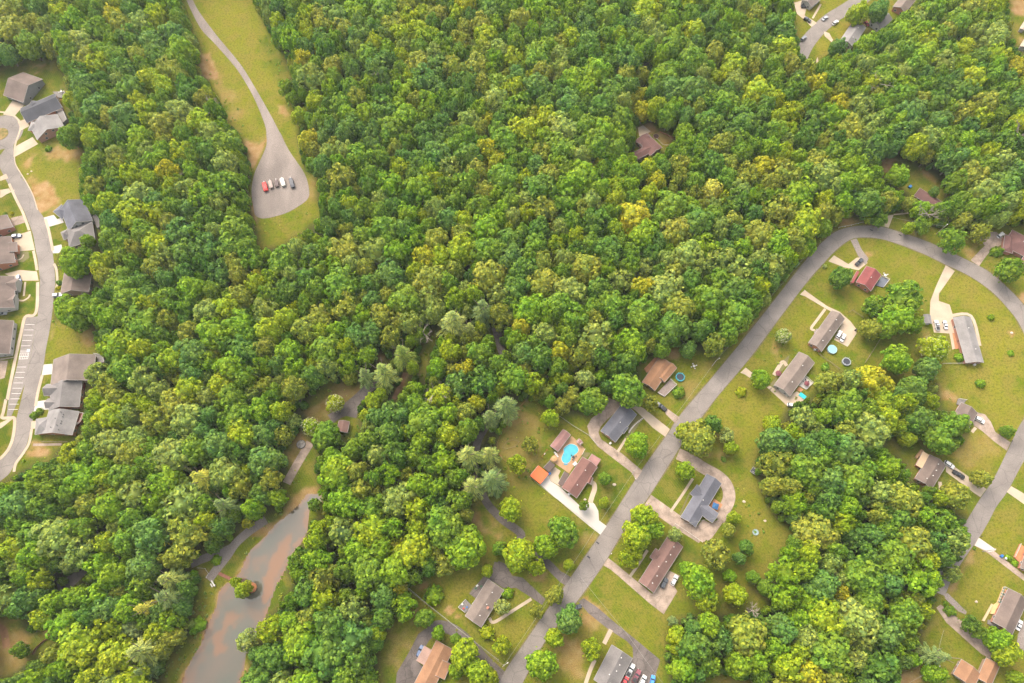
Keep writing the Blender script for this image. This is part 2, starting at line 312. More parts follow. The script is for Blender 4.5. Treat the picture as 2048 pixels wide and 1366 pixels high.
# ground patches: (zone, outline, kind, strength, edge)
SOIL = [('R', '-100,860 100,830 240,960 250,1150 60,1290 -100,1366', .6, 12), ('I', '60,480 200,420 330,540 380,620 330,760 250,900 120,860 60,720', .3, 12), ('Z', '500,395 512,410 512,440 500,440', .8, 4), ('T', '180,700 330,600 370,480 480,500 360,640 300,760', .6, 12), ('I', '560,1280 640,1240 690,1270 620,1366 560,1366', .5, 6), ('I', '1380,120 1460,160 1350,300 1290,380 1240,370 1330,240', .3, 8), ('P', '1440,1340 1786,1345 1786,1366 1440,1366', .4, 5), ('B', '0,350 60,350 110,450 100,510 40,520 0,480', 1, 4), ('B', '290,920 360,940 440,900 430,960 390,1040 350,1090 320,1060', 1, 6),
 ('B', '510,680 560,690 600,750 550,760 515,720', .9, 4), ('B', '690,1130 790,1180 740,1290 690,1300 700,1200', .6, 5), ('B', '130,520 230,640 280,800 200,820 100,600', .35, 12),
 ('A', '180,1060 200,1000 280,985 540,950 530,1000 440,1040 250,1010', .7, 7), ('A', '180,1180 280,1200 380,1320 380,1366 250,1366', .9, 9), ('A', '200,400 290,420 280,450 220,440', .8, 4), ('A', '350,600 430,590 400,650', .8, 3), ('A', '190,470 250,470 245,495', .9, 3),
 ('E', '200,0 300,0 350,60 330,130 270,130', .9, 9), ('E', '520,870 620,900 640,960 560,1010 520,960', .65, 8), ('E', '330,830 370,860 350,960 320,1000', .6, 5), ('E', '640,1060 740,1150 660,1180 620,1110', .5, 8),
 ('S', '0,1080 80,1020 60,1120 0,1180', .9, 8), ('S', '170,990 340,970 340,1010 180,1020', .9, 5), ('S', '210,930 400,925 400,950 215,955', .6, 4),
 ('T', '370,480 600,500 590,560 500,600 380,700 270,760 180,690 330,600', .55, 14), ('T', '720,240 800,270 790,320 740,310', 1, 3), ('T', '940,410 985,400 940,500 890,600 850,610 890,510', .9, 3), ('T', '20,1000 150,880 200,930 110,1080 40,1040', .7, 6),
 ('I', '200,390 280,400 250,470 110,590 60,700 40,680 90,560', .55, 9), ('I', '1110,60 1180,40 1250,60 1240,110 1180,130', .85, 6), ('I', '1350,740 1430,700 1530,720 1520,800 1400,790', .85, 9), ('I', '600,1330 680,1240 700,1270 640,1366', .5, 5), ('I', '1240,330 1330,210 1340,290 1280,360', .35, 10),
 ('I', '40,620 130,620 190,660 90,740 50,700', .35, 8), ('I', '0,1150 80,1190 60,1240 0,1230', .6, 6), ('I', '100,870 200,900 250,950 150,1000', .35, 8),
 ('M', '780,90 850,200 980,240 960,290 850,260 780,150', .7, 7), ('M', '340,640 430,610 420,670 360,680', .9, 6), ('M', '565,825 590,800 622,825 600,852', 1, 3), ('M', '632,870 655,850 672,872 650,890', 1, 2), ('M', '693,925 712,905 728,925 710,945', 1, 2), ('M', '748,975 770,955 790,975 768,1000', 1, 2),
 ('M', '150,950 300,900 350,1000 200,1250 90,1250 80,1150', .4, 18), ('M', '930,1180 1010,1230 1010,1280 940,1240', .8, 4), ('M', '1180,520 1330,540 1310,610 1220,620', .7, 8), ('M', '1400,430 1470,460 1450,520 1400,500', .6, 6),
 ('P', '260,700 400,760 520,880 480,930 380,960 290,900', .75, 10), ('P', '60,1040 240,1000 300,1100 220,1250 90,1200', .6, 18), ('P', '280,590 330,600 420,690 380,720', .8, 4),
 ('J', '250,480 320,520 340,550 300,620 250,600', .7, 6), ('J', '1450,440 1530,400 1500,600 1470,640', .6, 6), ('J', '40,780 100,790 90,815 50,810', 1, 3), ('J', '1600,850 1687,870 1687,980 1600,950', .6, 8), ('J', '0,420 230,190 260,200 40,460', .4, 6),
 ('F', '440,340 490,370 460,400 430,380', 1, 4), ('F', '300,110 360,120 440,150 270,190 240,200', .8, 6), ('F', '790,360 860,370 830,390', .8, 3), ('F', '780,220 860,240 850,270', .6, 5), ('F', '1040,340 1240,280 1250,320 1160,400', .55, 10), ('F', '1080,710 1120,715 1100,740', .6, 3), ('F', '1430,900 1460,910 1450,930', .7, 2), ('F', '1480,660 1530,650 1530,720 1500,700', 1, 4),
 ('K', '610,270 740,300 730,360 680,360 620,310', .8, 6), ('K', '930,330 950,345 935,365', .7, 2), ('K', '1010,240 1040,255 1025,270', .6, 2),
 ('K', '640,680 800,640 950,620 980,720 900,760 760,740', .35, 20), ('Q', '870,250 830,400 700,590 670,600 700,480 800,300', .75, 6), ('Q', '250,1260 420,1200 480,1280 350,1366 280,1366', .7, 8), ('Q', '510,830 600,850 480,950 420,1060 370,1110', .4, 8),
 ('D', '660,1050 730,1030 750,1070 700,1110 660,1100', .9, 6), ('D', '900,1080 1000,1150 1040,1230 1000,1200', .7, 4), ('D', '1500,0 1587,0 1587,100 1530,80', 1, 6), ('D', '440,165 480,180 560,190 540,130 580,100', .5, 5), ('D', '1540,150 1587,250 1587,340 1540,270', .6, 6),
 ('C', '300,830 400,800 430,850 400,870 340,880', .8, 3), ('C', '430,860 545,880 530,950 470,940', .6, 4),
 ('L', '1075,120 1000,115 930,160 870,260 800,350 640,520 590,600 520,680 440,760 420,860 350,980 330,1120 200,1290 170,1366 240,1366 340,1130 440,900 460,790 560,720 650,560 820,370 980,200 1080,160', .95, 5),
 ('L', '300,620 380,640 370,690 310,660', .6, 4), ('L', '570,1366 600,1260 630,1220 640,1260 600,1366', .9, 4), ('L', '660,400 740,360 720,420 650,440', .7, 5),
 ('R', '-50,800 60,820 100,1050 60,1060 -50,930', .85, 6), ('R', '80,770 160,800 100,860', .5, 8), ('R', '400,880 490,940 420,940', .7, 5), ('S', '330,970 350,980 345,1010', .5, 4)]
DRY = [('B', '0,0 340,0 430,180 400,260 500,530 560,700 620,830 640,1000 560,900 330,500 110,240', .55, 20), ('B', '0,180 120,300 330,600 430,850 430,900 300,900 180,780 60,520', .5, 16),
 ('A', '100,1060 540,980 500,1300 380,1350 250,1290', .5, 20), ('F', '400,260 560,270 800,350 1000,450 900,640 700,480 500,430', .35, 25), ('F', '960,520 1160,500 1350,660 1530,960 1530,1366 1000,1366 1000,1150 1250,1110 1180,800 1030,720 945,650', .75, 20),
 ('J', '0,900 200,900 480,1000 200,1366 0,1366', .55, 20), ('I', '1400,520 1600,230 1626,600 1560,700 1380,560', .6, 20), ('K', '640,120 1188,0 1188,450 1100,600 960,480 860,390', .6, 20), ('K', '570,690 860,560 1060,690 960,850 850,850', .65, 16),
 ('K', '1100,980 1188,1070 1188,1366 900,1300', .55, 20), ('Q', '930,160 1100,300 1250,440 1000,780 700,640 800,400', .6, 20), ('Q', '600,880 900,1080 880,1240 700,1180', .4, 18), ('M', '420,600 800,530 650,800 500,720', .5, 18), ('M', '980,620 1190,740 930,900 880,860', .3, 12), ('I', '60,430 350,500 400,600 330,800 100,900 0,880 60,700', .5, 22),
 ('I', '200,1000 400,960 540,1130 250,1230', .35, 14), ('O', '830,200 1010,90 1080,460 1125,700 900,700', .35, 18), ('J', '500,130 1000,300 900,330 560,400 300,380 250,300', .3, 18), ('P', '330,400 560,400 1000,800 950,1100 600,800', .25, 22), ('M', '880,900 1300,800 1000,1200 860,1000', .45, 16), ('D', '100,100 210,170 120,260', .5, 8), ('D', '160,0 440,0 220,150', .5, 8), ('D', '320,170 540,110 560,170 400,230', .8, 8), ('D', '230,260 350,290 320,350 240,400', .8, 8), ('L', '80,1366 250,1090 340,760 420,760 400,900 180,1300', .5, 12), ('R', '60,820 260,950 230,1000 100,1050', .7, 10), ('E', '340,830 700,900 600,1080 300,1100', .45, 14)]
LUSH = [('B', '370,260 440,230 590,440 580,520 500,540 430,400', .8, 8), ('A', '240,1020 380,980 500,1060 480,1280 370,1290 260,1150', .7, 12), ('A', '0,440 200,400 380,400 430,580 200,640 0,700', .8, 10), ('N', '760,520 1060,690 830,1140 730,1150 680,950 700,700', .8, 10), ('N', '0,700 660,1230 700,1300 620,1366 0,850', .5, 12),
 ('N', '530,400 700,400 760,600 700,680 560,440 400,250 330,100 560,230', .6, 14), ('O', '350,70 540,170 500,230 330,490 150,370', .8, 8), ('O', '450,700 590,880 420,1050 330,960', .8, 10), ('F', '150,1060 440,1110 560,920 400,800 620,700 500,1000 430,1180 300,1150', .7, 14), ('J', '590,270 700,230 650,300', .9, 4),
 ('J', '540,900 720,640 800,720 700,1000 560,950', .9, 10), ('E', '20,30 80,20 140,160 60,150', .9, 3), ('E', '0,480 220,400 230,530 60,530 0,530', .9, 3), ('E', '60,590 240,600 215,800 120,830 0,850', .9, 3), ('E', '320,230 420,210 400,350 340,360', .9, 3), ('S', '40,400 90,390 60,650 0,760 0,540', .9, 3), ('S', '300,510 330,510 305,650 265,650', .9, 3), ('A', '0,1170 60,1200 130,1366 0,1366', .9, 3), ('A', '90,740 160,690 175,770 130,780', .9, 3), ('A', '140,850 190,830 210,890 120,940', .9, 3), ('S', '0,830 80,810 60,940 0,1000', .9, 3), ('S', '120,1050 300,1010 320,1040 140,1090', .8, 4),
 ('S', '220,850 300,920 200,920', .9, 3), ('L', '560,520 700,340 860,260 740,400 620,540 500,660 450,640', .8, 6), ('L', '870,640 890,560 860,660 880,800 760,940 740,930 800,760', .9, 4), ('T', '240,1010 280,1280 100,1366 60,1250 150,1100', .6, 8), ('D', '750,1080 900,1080 1000,1160 1000,1220 840,1220', .6, 8), ('K', '230,600 640,640 500,760 300,700', .7, 10), ('K', '640,840 780,920 860,1000 820,1120 640,960', .7, 10), ('P', '350,350 500,340 1050,720 1060,1120 900,1100 380,560', .35, 20), ('R', '1420,1366 1660,900 1800,800 1740,1000 1560,1366', .4, 8), ('Q', '620,820 700,640 1000,800 900,860', .5, 10)]
def make_ground():
    x0, x1, y0, y1, st = -460, 460, -130, 560, 1.25
    nx = int((x1 - x0) / st) + 1; ny = int((y1 - y0) / st) + 1
    X, Y = np.meshgrid(np.linspace(x0, x1, nx), np.linspace(y0, y1, ny)); X = X.ravel(); Y = Y.ravel()
    U, V = proj(X, Y, 0.0)
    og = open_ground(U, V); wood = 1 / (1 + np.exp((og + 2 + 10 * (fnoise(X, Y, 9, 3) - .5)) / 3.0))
    nz1 = fnoise(X, Y, 7, 11); nz2 = fnoise(X, Y, 14, 12)
    def layer(LST, amt):
        a = np.zeros(X.shape)
        for z, s, k, e in LST:
            P = pts(z, s); us = [p[0] for p in P]; vs = [p[1] for p in P]
            m = (U > min(us) - 4 * e - 8) & (U < max(us) + 4 * e + 8) & (V > min(vs) - 4 * e - 8) & (V < max(vs) + 4 * e + 8)
            if not m.any(): continue
            d = sdf(U[m], V[m], P)
            d = d + (nz1[m] - .5) * e * amt
            a[m] = np.maximum(a[m], k / (1 + np.exp(-d / (e * .26))))
        return a
    soil = layer(SOIL, 5); dry = layer(DRY, 4); lush = layer(LUSH, 3)
    soil = np.clip(soil * (0.55 + 0.9 * nz1), 0, 1)
    # faces of the quad grid
    i = np.arange(nx - 1); j = np.arange(ny - 1); I, J = np.meshgrid(i, j); a = (J * nx + I).ravel()
    quads = np.stack([a, a + 1, a + nx + 1, a + nx], 1)
    # skirt out to the horizon
    co = np.stack([X, Y, np.zeros_like(X)], 1)
    big = 6000.0; n0 = len(co)
    ring = np.array([[-big, -big, 0], [big, -big, 0], [big, big, 0], [-big, big, 0]])
    co = np.vstack([co, ring]); c0, c1, c2, c3 = 0, nx - 1, nx * ny - 1, nx * (ny - 1)
    ext = np.array([[n0, n0 + 1, c1, c0], [n0 + 1, n0 + 2, c2, c1], [n0 + 2, n0 + 3, c3, c2], [n0 + 3, n0, c0, c3]])
    # boundary edges of the grid stay straight so the skirt meets them
    quads = np.vstack([quads, ext])
    me = bpy.data.meshes.new('ground'); me.vertices.add(len(co)); me.vertices.foreach_set('co', co.ravel())
    me.loops.add(quads.size); me.loops.foreach_set('vertex_index', quads.ravel().astype(np.int32))
    me.polygons.add(len(quads)); me.polygons.foreach_set('loop_start', np.arange(0, quads.size, 4, dtype=np.int32)); 
    me.update(calc_edges=True); me.validate()
    at = me.color_attributes.new('cover', 'FLOAT_COLOR', 'POINT')
    c = np.ones((len(co), 4)); c[:, 0] = np.append(soil, [0] * 4); c[:, 1] = np.append(dry, [0] * 4); c[:, 2] = np.append(lush, [0] * 4); c[:, 3] = np.append(wood, [1] * 4)
    at.data.foreach_set('color', c.ravel())
    m = bpy.data.materials.new('grass_ground'); m.use_nodes = True; n = m.node_tree; N = n.nodes; Lk = n.links.new; b = N['Principled BSDF']
    b.inputs['Roughness'].default_value = 1; b.inputs['Specular IOR Level'].default_value = 0
    A = N.new('ShaderNodeAttribute'); A.attribute_name = 'cover'; sp = N.new('ShaderNodeSeparateColor'); Lk(A.outputs['Color'], sp.inputs[0])
    tc = N.new('ShaderNodeTexCoord')
    def noise(s, d=5, lo=.3, hi=.7):
        q = N.new('ShaderNodeTexNoise'); q.inputs['Scale'].default_value = s; q.inputs['Detail'].default_value = d; Lk(tc.outputs['Object'], q.inputs[0])
        r = N.new('ShaderNodeMapRange'); r.inputs[1].default_value = lo; r.inputs[2].default_value = hi; Lk(q.outputs[0], r.inputs[0]); return r.outputs[0]
    def mixc(f, a, b_):
        q = N.new('ShaderNodeMix'); q.data_type = 'RGBA'
        if isinstance(f, float): q.inputs[0].default_value = f
        else: Lk(f, q.inputs[0])
        for s_, k in ((a, 6), (b_, 7)):
            if isinstance(s_, tuple): q.inputs[k].default_value = (*s_, 1)
            else: Lk(s_, q.inputs[k])
        return q.outputs[2]
    def mul(a, b_):
        q = N.new('ShaderNodeMath'); q.operation = 'MULTIPLY'
        for s_, k in ((a, 0), (b_, 1)):
            if isinstance(s_, float): q.inputs[k].default_value = s_
            else: Lk(s_, q.inputs[k])
        return q.outputs[0]
    base = mixc(noise(.05), (0.062, 0.098, 0.006), (0.098, 0.108, 0.008))
    base = mixc(mul(noise(.35, 6, .38, .68), .55), base, (0.112, 0.092, 0.018))
    lushc = mixc(noise(.2), (0.032, 0.063, 0.006), (0.060, 0.080, 0.007))
    base = mixc(sp.outputs[2], base, lushc)
    dryc = mixc(noise(.16), (0.165, 0.136, 0.024), (0.125, 0.122, 0.011))
    base = mixc(sp.outputs[1], base, dryc)
    soilc = mixc(noise(.3), (0.185, 0.100, 0.040), (0.245, 0.165, 0.085))
    base = mixc(mul(noise(.13, 8, .46, .58), .55), base, (0.140, 0.108, 0.026))
    base = mixc(mul(noise(.9, 5, .47, .68), .6), base, (0.036, 0.058, 0.007))
    base = mixc(sp.outputs[0], base, soilc)
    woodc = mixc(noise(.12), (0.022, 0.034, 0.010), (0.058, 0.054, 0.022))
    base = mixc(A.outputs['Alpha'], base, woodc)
    wv = N.new('ShaderNodeTexWave'); wv.inputs['Scale'].default_value = .32; wv.inputs['Distortion'].default_value = 1.6; wv.inputs['Detail'].default_value = 2; wv.inputs['Detail Scale'].default_value = .3
    mpw = N.new('ShaderNodeMapping'); mpw.inputs['Rotation'].default_value = (0, 0, math.radians(-34)); Lk(tc.outputs['Object'], mpw.inputs[0]); Lk(mpw.outputs[0], wv.inputs[0])
    base = mixc(mul(mul(wv.outputs[1], noise(.03, 3, .42, .6)), .30), base, (0.135, 0.118, 0.016))
    fine = noise(2.6, 3, .25, .75); mr = N.new('ShaderNodeMapRange'); mr.inputs[3].default_value = .72; mr.inputs[4].default_value = 1.28; Lk(fine, mr.inputs[0])
    vm = N.new('ShaderNodeVectorMath'); vm.operation = 'SCALE'; Lk(base, vm.inputs[0]); Lk(mr.outputs[0], vm.inputs[3])
    Lk(vm.outputs[0], b.inputs['Base Color'])
    bp = N.new('ShaderNodeBump'); bp.inputs['Strength'].default_value = .4; bp.inputs['Distance'].default_value = .3; Lk(fine, bp.inputs['Height']); Lk(bp.outputs[0], b.inputs['Normal'])
    me.materials.append(m); o = bpy.data.objects.new('ground', me); COL.objects.link(o); o['kind'] = 'structure'
make_ground()
# ================================================================ ROADS
L1 = pts('Z', '985,1400 1008,1346 1052,1281 1096,1217 1127,1176 1170,1113 1214,1049 1281,944 1340,861 1357,834 1420,760 1480,687 1530,624 1580,560 1612,520 1644,485 1676,461 1717,452 1760,453 1799,464 1852,482 1893,501 1940,523 1981,546 2027,587 2055,620 2085,665 2105,720 2105,780 2090,850 2055,915')
R1 = pts('Z', '1025,1400 1045,1366 1091,1281 1133,1230 1165,1188 1207,1129 1249,1060 1297,994 1352,907 1372,877 1433,795 1495,722 1556,640 1617,560 1642,532 1673,499 1697,481 1717,475 1758,477 1805,491 1852,510 1893,530 1937,551 1981,581 2016,617 2040,650 2058,695 2066,740 2064,780 2048,838 2019,893')
def edge_strip(name, m, L, R_, z): 
    def rs(P, n=160):
        P = np.array(smooth_poly(P, closed=False, n=4)); d = np.r_[0, np.cumsum(np.hypot(*np.diff(P, axis=0).T))]
        t = np.linspace(0, d[-1], n); return list(zip(np.interp(t, d, P[:, 0]), np.interp(t, d, P[:, 1])))
    return strip(name, m, rs(L), rs(R_), z)
def g2(P): return [tuple(G(a, b)[:2]) for a, b in P]
edge_strip('road', M_ASPH(), g2(L1), g2(R1), .045)
VG = mat('road_verge', (.13, .095, .045), .95, .5, 1.1, col2=(.06, .065, .012), fine=.3)
def widen(P, s_):
    P = [Vector(p) for p in smooth_poly(P, closed=False, n=3)]; out = []
    for i_, p in enumerate(P):
        d = (P[min(i_ + 1, len(P) - 1)] - P[max(i_ - 1, 0)]).normalized(); k_ = s_ * (.45 + .35 * math.sin(i_ * 1.7) * math.sin(i_ * .61)); out.append(tuple(p + Vector((-d.y, d.x)) * k_))
    return out
edge_strip('road_verge', VG, widen(g2(L1), 1), widen(g2(R1), -1), .016)
edge_strip('road', M_ASPH(), g2(pts('Z', '2100,800 2048,838 2019,893 1987,958 1961,996 1934,1040 1905,1090 1880,1135 1862,1180')), g2(pts('Z', '2125,830 2085,870 2048,922 2016,981 1993,1013 1979,1040 1958,1076 1934,1109 1905,1155 1890,1192')), .041)
edge_strip('road', M_ASPH(), g2(pts('Z', '1745,-40 1697,0 1652,28 1625,52 1597,83 1580,112')), g2(pts('Z', '1765,-20 1735,5 1704,25 1680,40 1652,63 1628,92 1615,118')), .041)
edge_strip('road', M_ASPH(), g2(pts('A', '0,1010 -20,1040 0,1095 60,1210 100,1300 140,1366') + pts('E', '150,120 185,210 215,290 230,380 245,450 255,540 260,590 258,640 250,740 245,820 225,930 205,1060 165,1250') + pts('S', '115,740 100,790 92,880 60,970 0,1040 -60,1090')),
           g2(pts('A', '128,850 92,930 90,1000 110,1080 170,1180 220,1280 250,1366') + pts('E', '290,190 330,330 345,420 355,520 360,600 350,690 340,800 320,930 300,1030 285,1130 260,1230') + pts('S', '222,740 190,880 165,960 100,1060 60,1130 0,1180 -60,1230')), .041)
c = G(*uv('A', 8, 862)); sheet('turning_circle', M_ASPH(), [(c.x + 12.2 * math.cos(t / 36 * 2 * math.pi), c.y + 12.2 * math.sin(t / 36 * 2 * math.pi)) for t in range(36)], .036)
c2 = G(*uv('A', 5, 872)); isl = [(c2.x + 4.2 * math.cos(t / 24 * 2 * math.pi), c2.y + 4.2 * math.sin(t / 24 * 2 * math.pi)) for t in range(24)]
sheet('planting_island', mat('island_grass', (.06, .07, .012), .95, .5, .4, col2=(.22, .14, .06)), isl, .16, thick=.2)
sheet('parking_bays', M_ASPH(), g2(pts('E', '245,822 165,830 150,920 130,1050 110,1150 80,1260 55,1366') + pts('S', '42,765 60,790 165,540 205,340 225,210')), .037)
mb = MB()
for i in range(17):
    t = i / 16; a = uv('S', 165 + (55 - 165) * t, 160 + (712 - 160) * t)
    if 9.5 > i > 5.5 and i in (7,): continue
    p = G(*a); q = G(a[0] + 18.5, a[1]); d = (q - p).normalized(); n = Vector((-d.y, d.x, 0)) * .09
    mb.add([p - n + Vector((0, 0, .05)), q - n + Vector((0, 0, .05)), q + n + Vector((0, 0, .05)), p + n + Vector((0, 0, .05))], [(0, 1, 2, 3)])
hp = gpts('S', '132,345 188,345 180,382 125,385 132,345'); 
for a, b in zip(hp[:-1], hp[1:]):
    d = (b - a).normalized(); n = Vector((-d.y, d.x, 0)) * .09; z = Vector((0, 0, .054)); mb.add([a - n + z, b - n + z, b + n + z, a + n + z], [(0, 1, 2, 3)])
for k in range(4):
    a = G(*uv('S', 133 + k * 12, 383)); b = G(*uv('S', 145 + k * 12, 348)); d = (b - a).normalized(); n = Vector((-d.y, d.x, 0)) * .07; z = Vector((0, 0, .058)); mb.add([a - n + z, b - n + z, b + n + z, a + n + z], [(0, 1, 2, 3)])
o = mb.build('parking_markings', M_WHITE()); o['kind'] = 'structure'
# blue accessible bay sign painted square
sheet('parking_symbol', mat('pale_blue_paint', (.28, .33, .37), .7, .1, 1), g2(pts('S', '176,320 194,320 192,338 174,338')), .062)
# gravel track and lot
edge_strip('gravel_track', M_GRAVEL(), g2(pts('Z', '360,-40 373,0 400,55 431,89 471,135 495,172 514,209 532,258 533,292')), g2(pts('Z', '374,-40 386,0 402,29 436,74 479,126 503,163 533,215 556,258 571,290')), .045)
sheet('gravel_lot', M_GRAVEL(), g2(pts('Z', '556,260 571,288 582,307 609,347 618,378 616,397 598,412 570,427 530,437 512,432 508,420 503,384 508,350 518,326 533,290 534,262')), .04, smooth=True)
# footways with a kerb step
for z, s, wd in [('E', '60,-40 105,60 150,150 190,262', 1.3), ('E', '218,395 232,460 242,522', 1.4), ('E', '246,600 245,700 238,785 214,818 165,826 140,920 115,1030 90,1150 70,1250 48,1366', 1.6), ('S', '40,645 22,730 14,765 60,768 96,775 88,880 62,960 20,1015 -20,1045', 1.5),
                 ('E', '296,190 318,265 345,395', 1.4), ('E', '352,480 368,520 374,600 366,640', 1.2), ('S', '276,490 250,590 232,690', 1.4), ('S', '207,840 190,930 150,1000 105,1062 92,1118', 1.3), ('A', '95,1020 100,940 130,850 130,800 100,760 50,735 -10,728', 1.0), ('A', '245,1366 215,1270 165,1175 105,1075 95,1020', .5)]:
    ribbon('sidewalk', M_CONC(), g2(pts(z, s)), wd, .13, kerb=.14)
for z, s, wd in [('A', '0,1110 70,1230 150,1366', .5), ('E', '120,240 200,262 225,390', .4)]: pass
# driveways and paths
DR = [('A', '80,655 158,682 92,758 20,745', 'c'), ('A', '175,770 190,822 138,848 115,792', 'c'), ('A', '212,892 248,937 95,1022 95,955', 'c'),
 ('E', '285,180 350,162 372,190 405,180 415,212 312,242', 'n'), ('E', '335,370 400,355 405,382 385,410 345,412', 'n'), ('S', '285,420 342,415 342,482 270,490', 'n'), ('S', '235,660 305,650 322,710 220,725', 'n'), ('S', '205,790 232,785 242,835 200,840', 'c'),
 ('E', '70,182 150,165 182,205 90,235', 'o'), ('E', '90,300 200,265 228,390 100,402', 'c'), ('E', '30,545 130,520 240,530 252,590 140,590 90,575', 'c'), ('S', '0,800 60,772 85,772 20,825 0,838', 'c'), ('E', '0,1095 100,1085 125,1082 0,1110', 'c'), ('A', '0,1150 40,1130 55,1160 0,1178', 'c'), ('E', '0,1112 52,1110 32,1222 0,1232', 'o'),
 ('N', '185,660 215,745 330,820 500,985 530,1010 600,990 640,955 680,990 718,1060 725,1160 805,1220 740,1310 630,1225 240,900 108,785 150,700', 'n'), ('N', '262,600 322,640 298,690 335,815 215,742 185,680 215,640', 'c'),
 ('I', '760,372 830,400 870,420 760,520 722,560 705,600 722,645 860,740 990,850 950,912 918,860 700,692 650,630 632,560 660,510 740,450', 'o'), ('I', '905,430 940,412 1000,445 1170,580 1140,630 1060,572 950,462', 'c'), ('I', '1125,440 1155,448 1235,505 1208,545 1145,485', 'o'),
 ('P', '520,250 570,288 700,395 870,535 912,570 960,520 1062,362 1160,408 1108,500 1137,548 1015,752 880,648 600,402 540,352 475,315', 'o'), ('P', '252,640 300,608 420,690 560,810 730,950 985,1160 900,1420 600,1420 742,1130 738,1050 690,995 500,870 340,740', 'a'),
 ('M', '930,460 1010,480 1060,565 1140,580 1310,740 1285,785 1200,725 1090,655 1000,660 905,600 790,735 742,700 840,580 912,520', 'a'),
 ('J', '480,118 520,80 545,100 700,210 800,255 885,330 935,395 935,432 865,537 755,480 830,330 800,290 680,225 520,130', 'c2'), ('J', '215,862 240,850 390,935 455,895 545,948 460,1010 388,1020', 'c'), ('J', '2,745 45,703 122,765 100,802 40,760', 'c'),
 ('F', '193,418 232,378 330,438 385,395 430,390 462,430 400,480 300,460', 'c'), ('F', '345,275 387,262 422,340 468,400 448,445 395,380', 'g'), ('F', '995,445 1057,485 990,582 948,640 948,690 1022,715 1045,790 1045,860 1075,1010 1040,1022 1020,912 915,905 886,780 890,690 932,580', 'c'),
 ('F', '1165,412 1232,340 1262,312 1208,252 1240,215 1340,218 1392,260 1385,300 1300,345 1222,452', 'o'), ('F', '540,170 575,110 640,100 605,190', 'c'), ('K', '868,425 922,440 962,490 992,560 1097,632 1070,688 980,622 900,552 830,505', 'o'), ('K', '655,790 702,790 932,950 890,1005 838,970 655,832', 'c'), ('K', '1100,930 1240,1010 1240,1090 1070,970', 'c'), ('K', '880,1282 1000,1366 950,1380 850,1335', 'n'),
 ('Q', '910,148 1008,235 1291,460 1291,510 1230,465 985,275 872,212', 'o'), ('Q', '620,620 650,612 700,660 812,770 800,792 740,765 630,660', 'g'), ('Q', '555,735 590,708 760,840 860,920 990,1060 1060,1150 1000,1160 930,1120 640,860', 'o'), ('Q', '1225,1045 1240,960 1291,830 1400,900 1350,1150', 'g'),
 ('D', '90,20 150,0 170,60 160,100 210,130 240,150 205,175 170,140 110,90', 'c'), ('D', '285,205 320,215 345,260 335,275 290,235', 'c'), ('D', '515,120 545,112 590,160 560,172', 'c'), ('D', '235,390 245,370 250,400 238,420', 'c'), ('E', '0,0 60,-10 70,10 10,50 0,50', 'c'),
 ('C', '312,830 345,815 395,855 370,872 320,885', 'c'), ('M', '905,520 960,455 1010,475 1050,560 1000,620 930,600', 'a')]
DM = {'c': M_CONC, 'c2': M_CONC, 'n': M_CONC_NEW, 'o': M_CONC_OLD, 'a': M_ASPH2, 'g': M_GRAVEL}
for i, (z, s, k) in enumerate(DR):
    sheet('driveway', DM[k](), g2(pts(z, s)), .052 + (i % 5) * .004)
# loop drive of the grey roofed house
ribbon('driveway', M_CONC_OLD(), g2(pts('O', '385,30 490,80 600,150 700,205 765,265 795,340 790,410 750,490 710,560')), 5.6, .05)
ribbon('driveway', M_CONC_OLD(), g2(pts('O', '140,405 260,490 380,575 500,650 580,700')), 6.2, .056)
sheet('driveway', M_CONC_OLD(), g2(pts('O', '585,560 655,590 705,560 720,510 790,480 740,590 660,705 630,728 580,740 500,690 530,620')), .062)
ribbon('driveway', M_ASPH2(), g2(pts('Z', '990,655 1000,690 1010,745 990,810 973,850 955,885 950,930 968,995 1000,1035 1040,1065') + pts('M', '1130,300 1230,400 1330,480 1410,560 1500,620')), [3.6] * 66 + [4.2] * 200, .04)
ribbon('driveway', M_ASPH2(), g2(pts('M', '1005,1340 930,1270 850,1190 760,1090 690,1020 610,965 520,940 450,960')), 4.6, .04)
sheet('driveway', M_ASPH2(), g2(pts('M', '450,935 490,925 500,985 440,1050 350,1200 400,1250 330,1400 190,1400 200,1290 300,1120 360,1000')), .046)
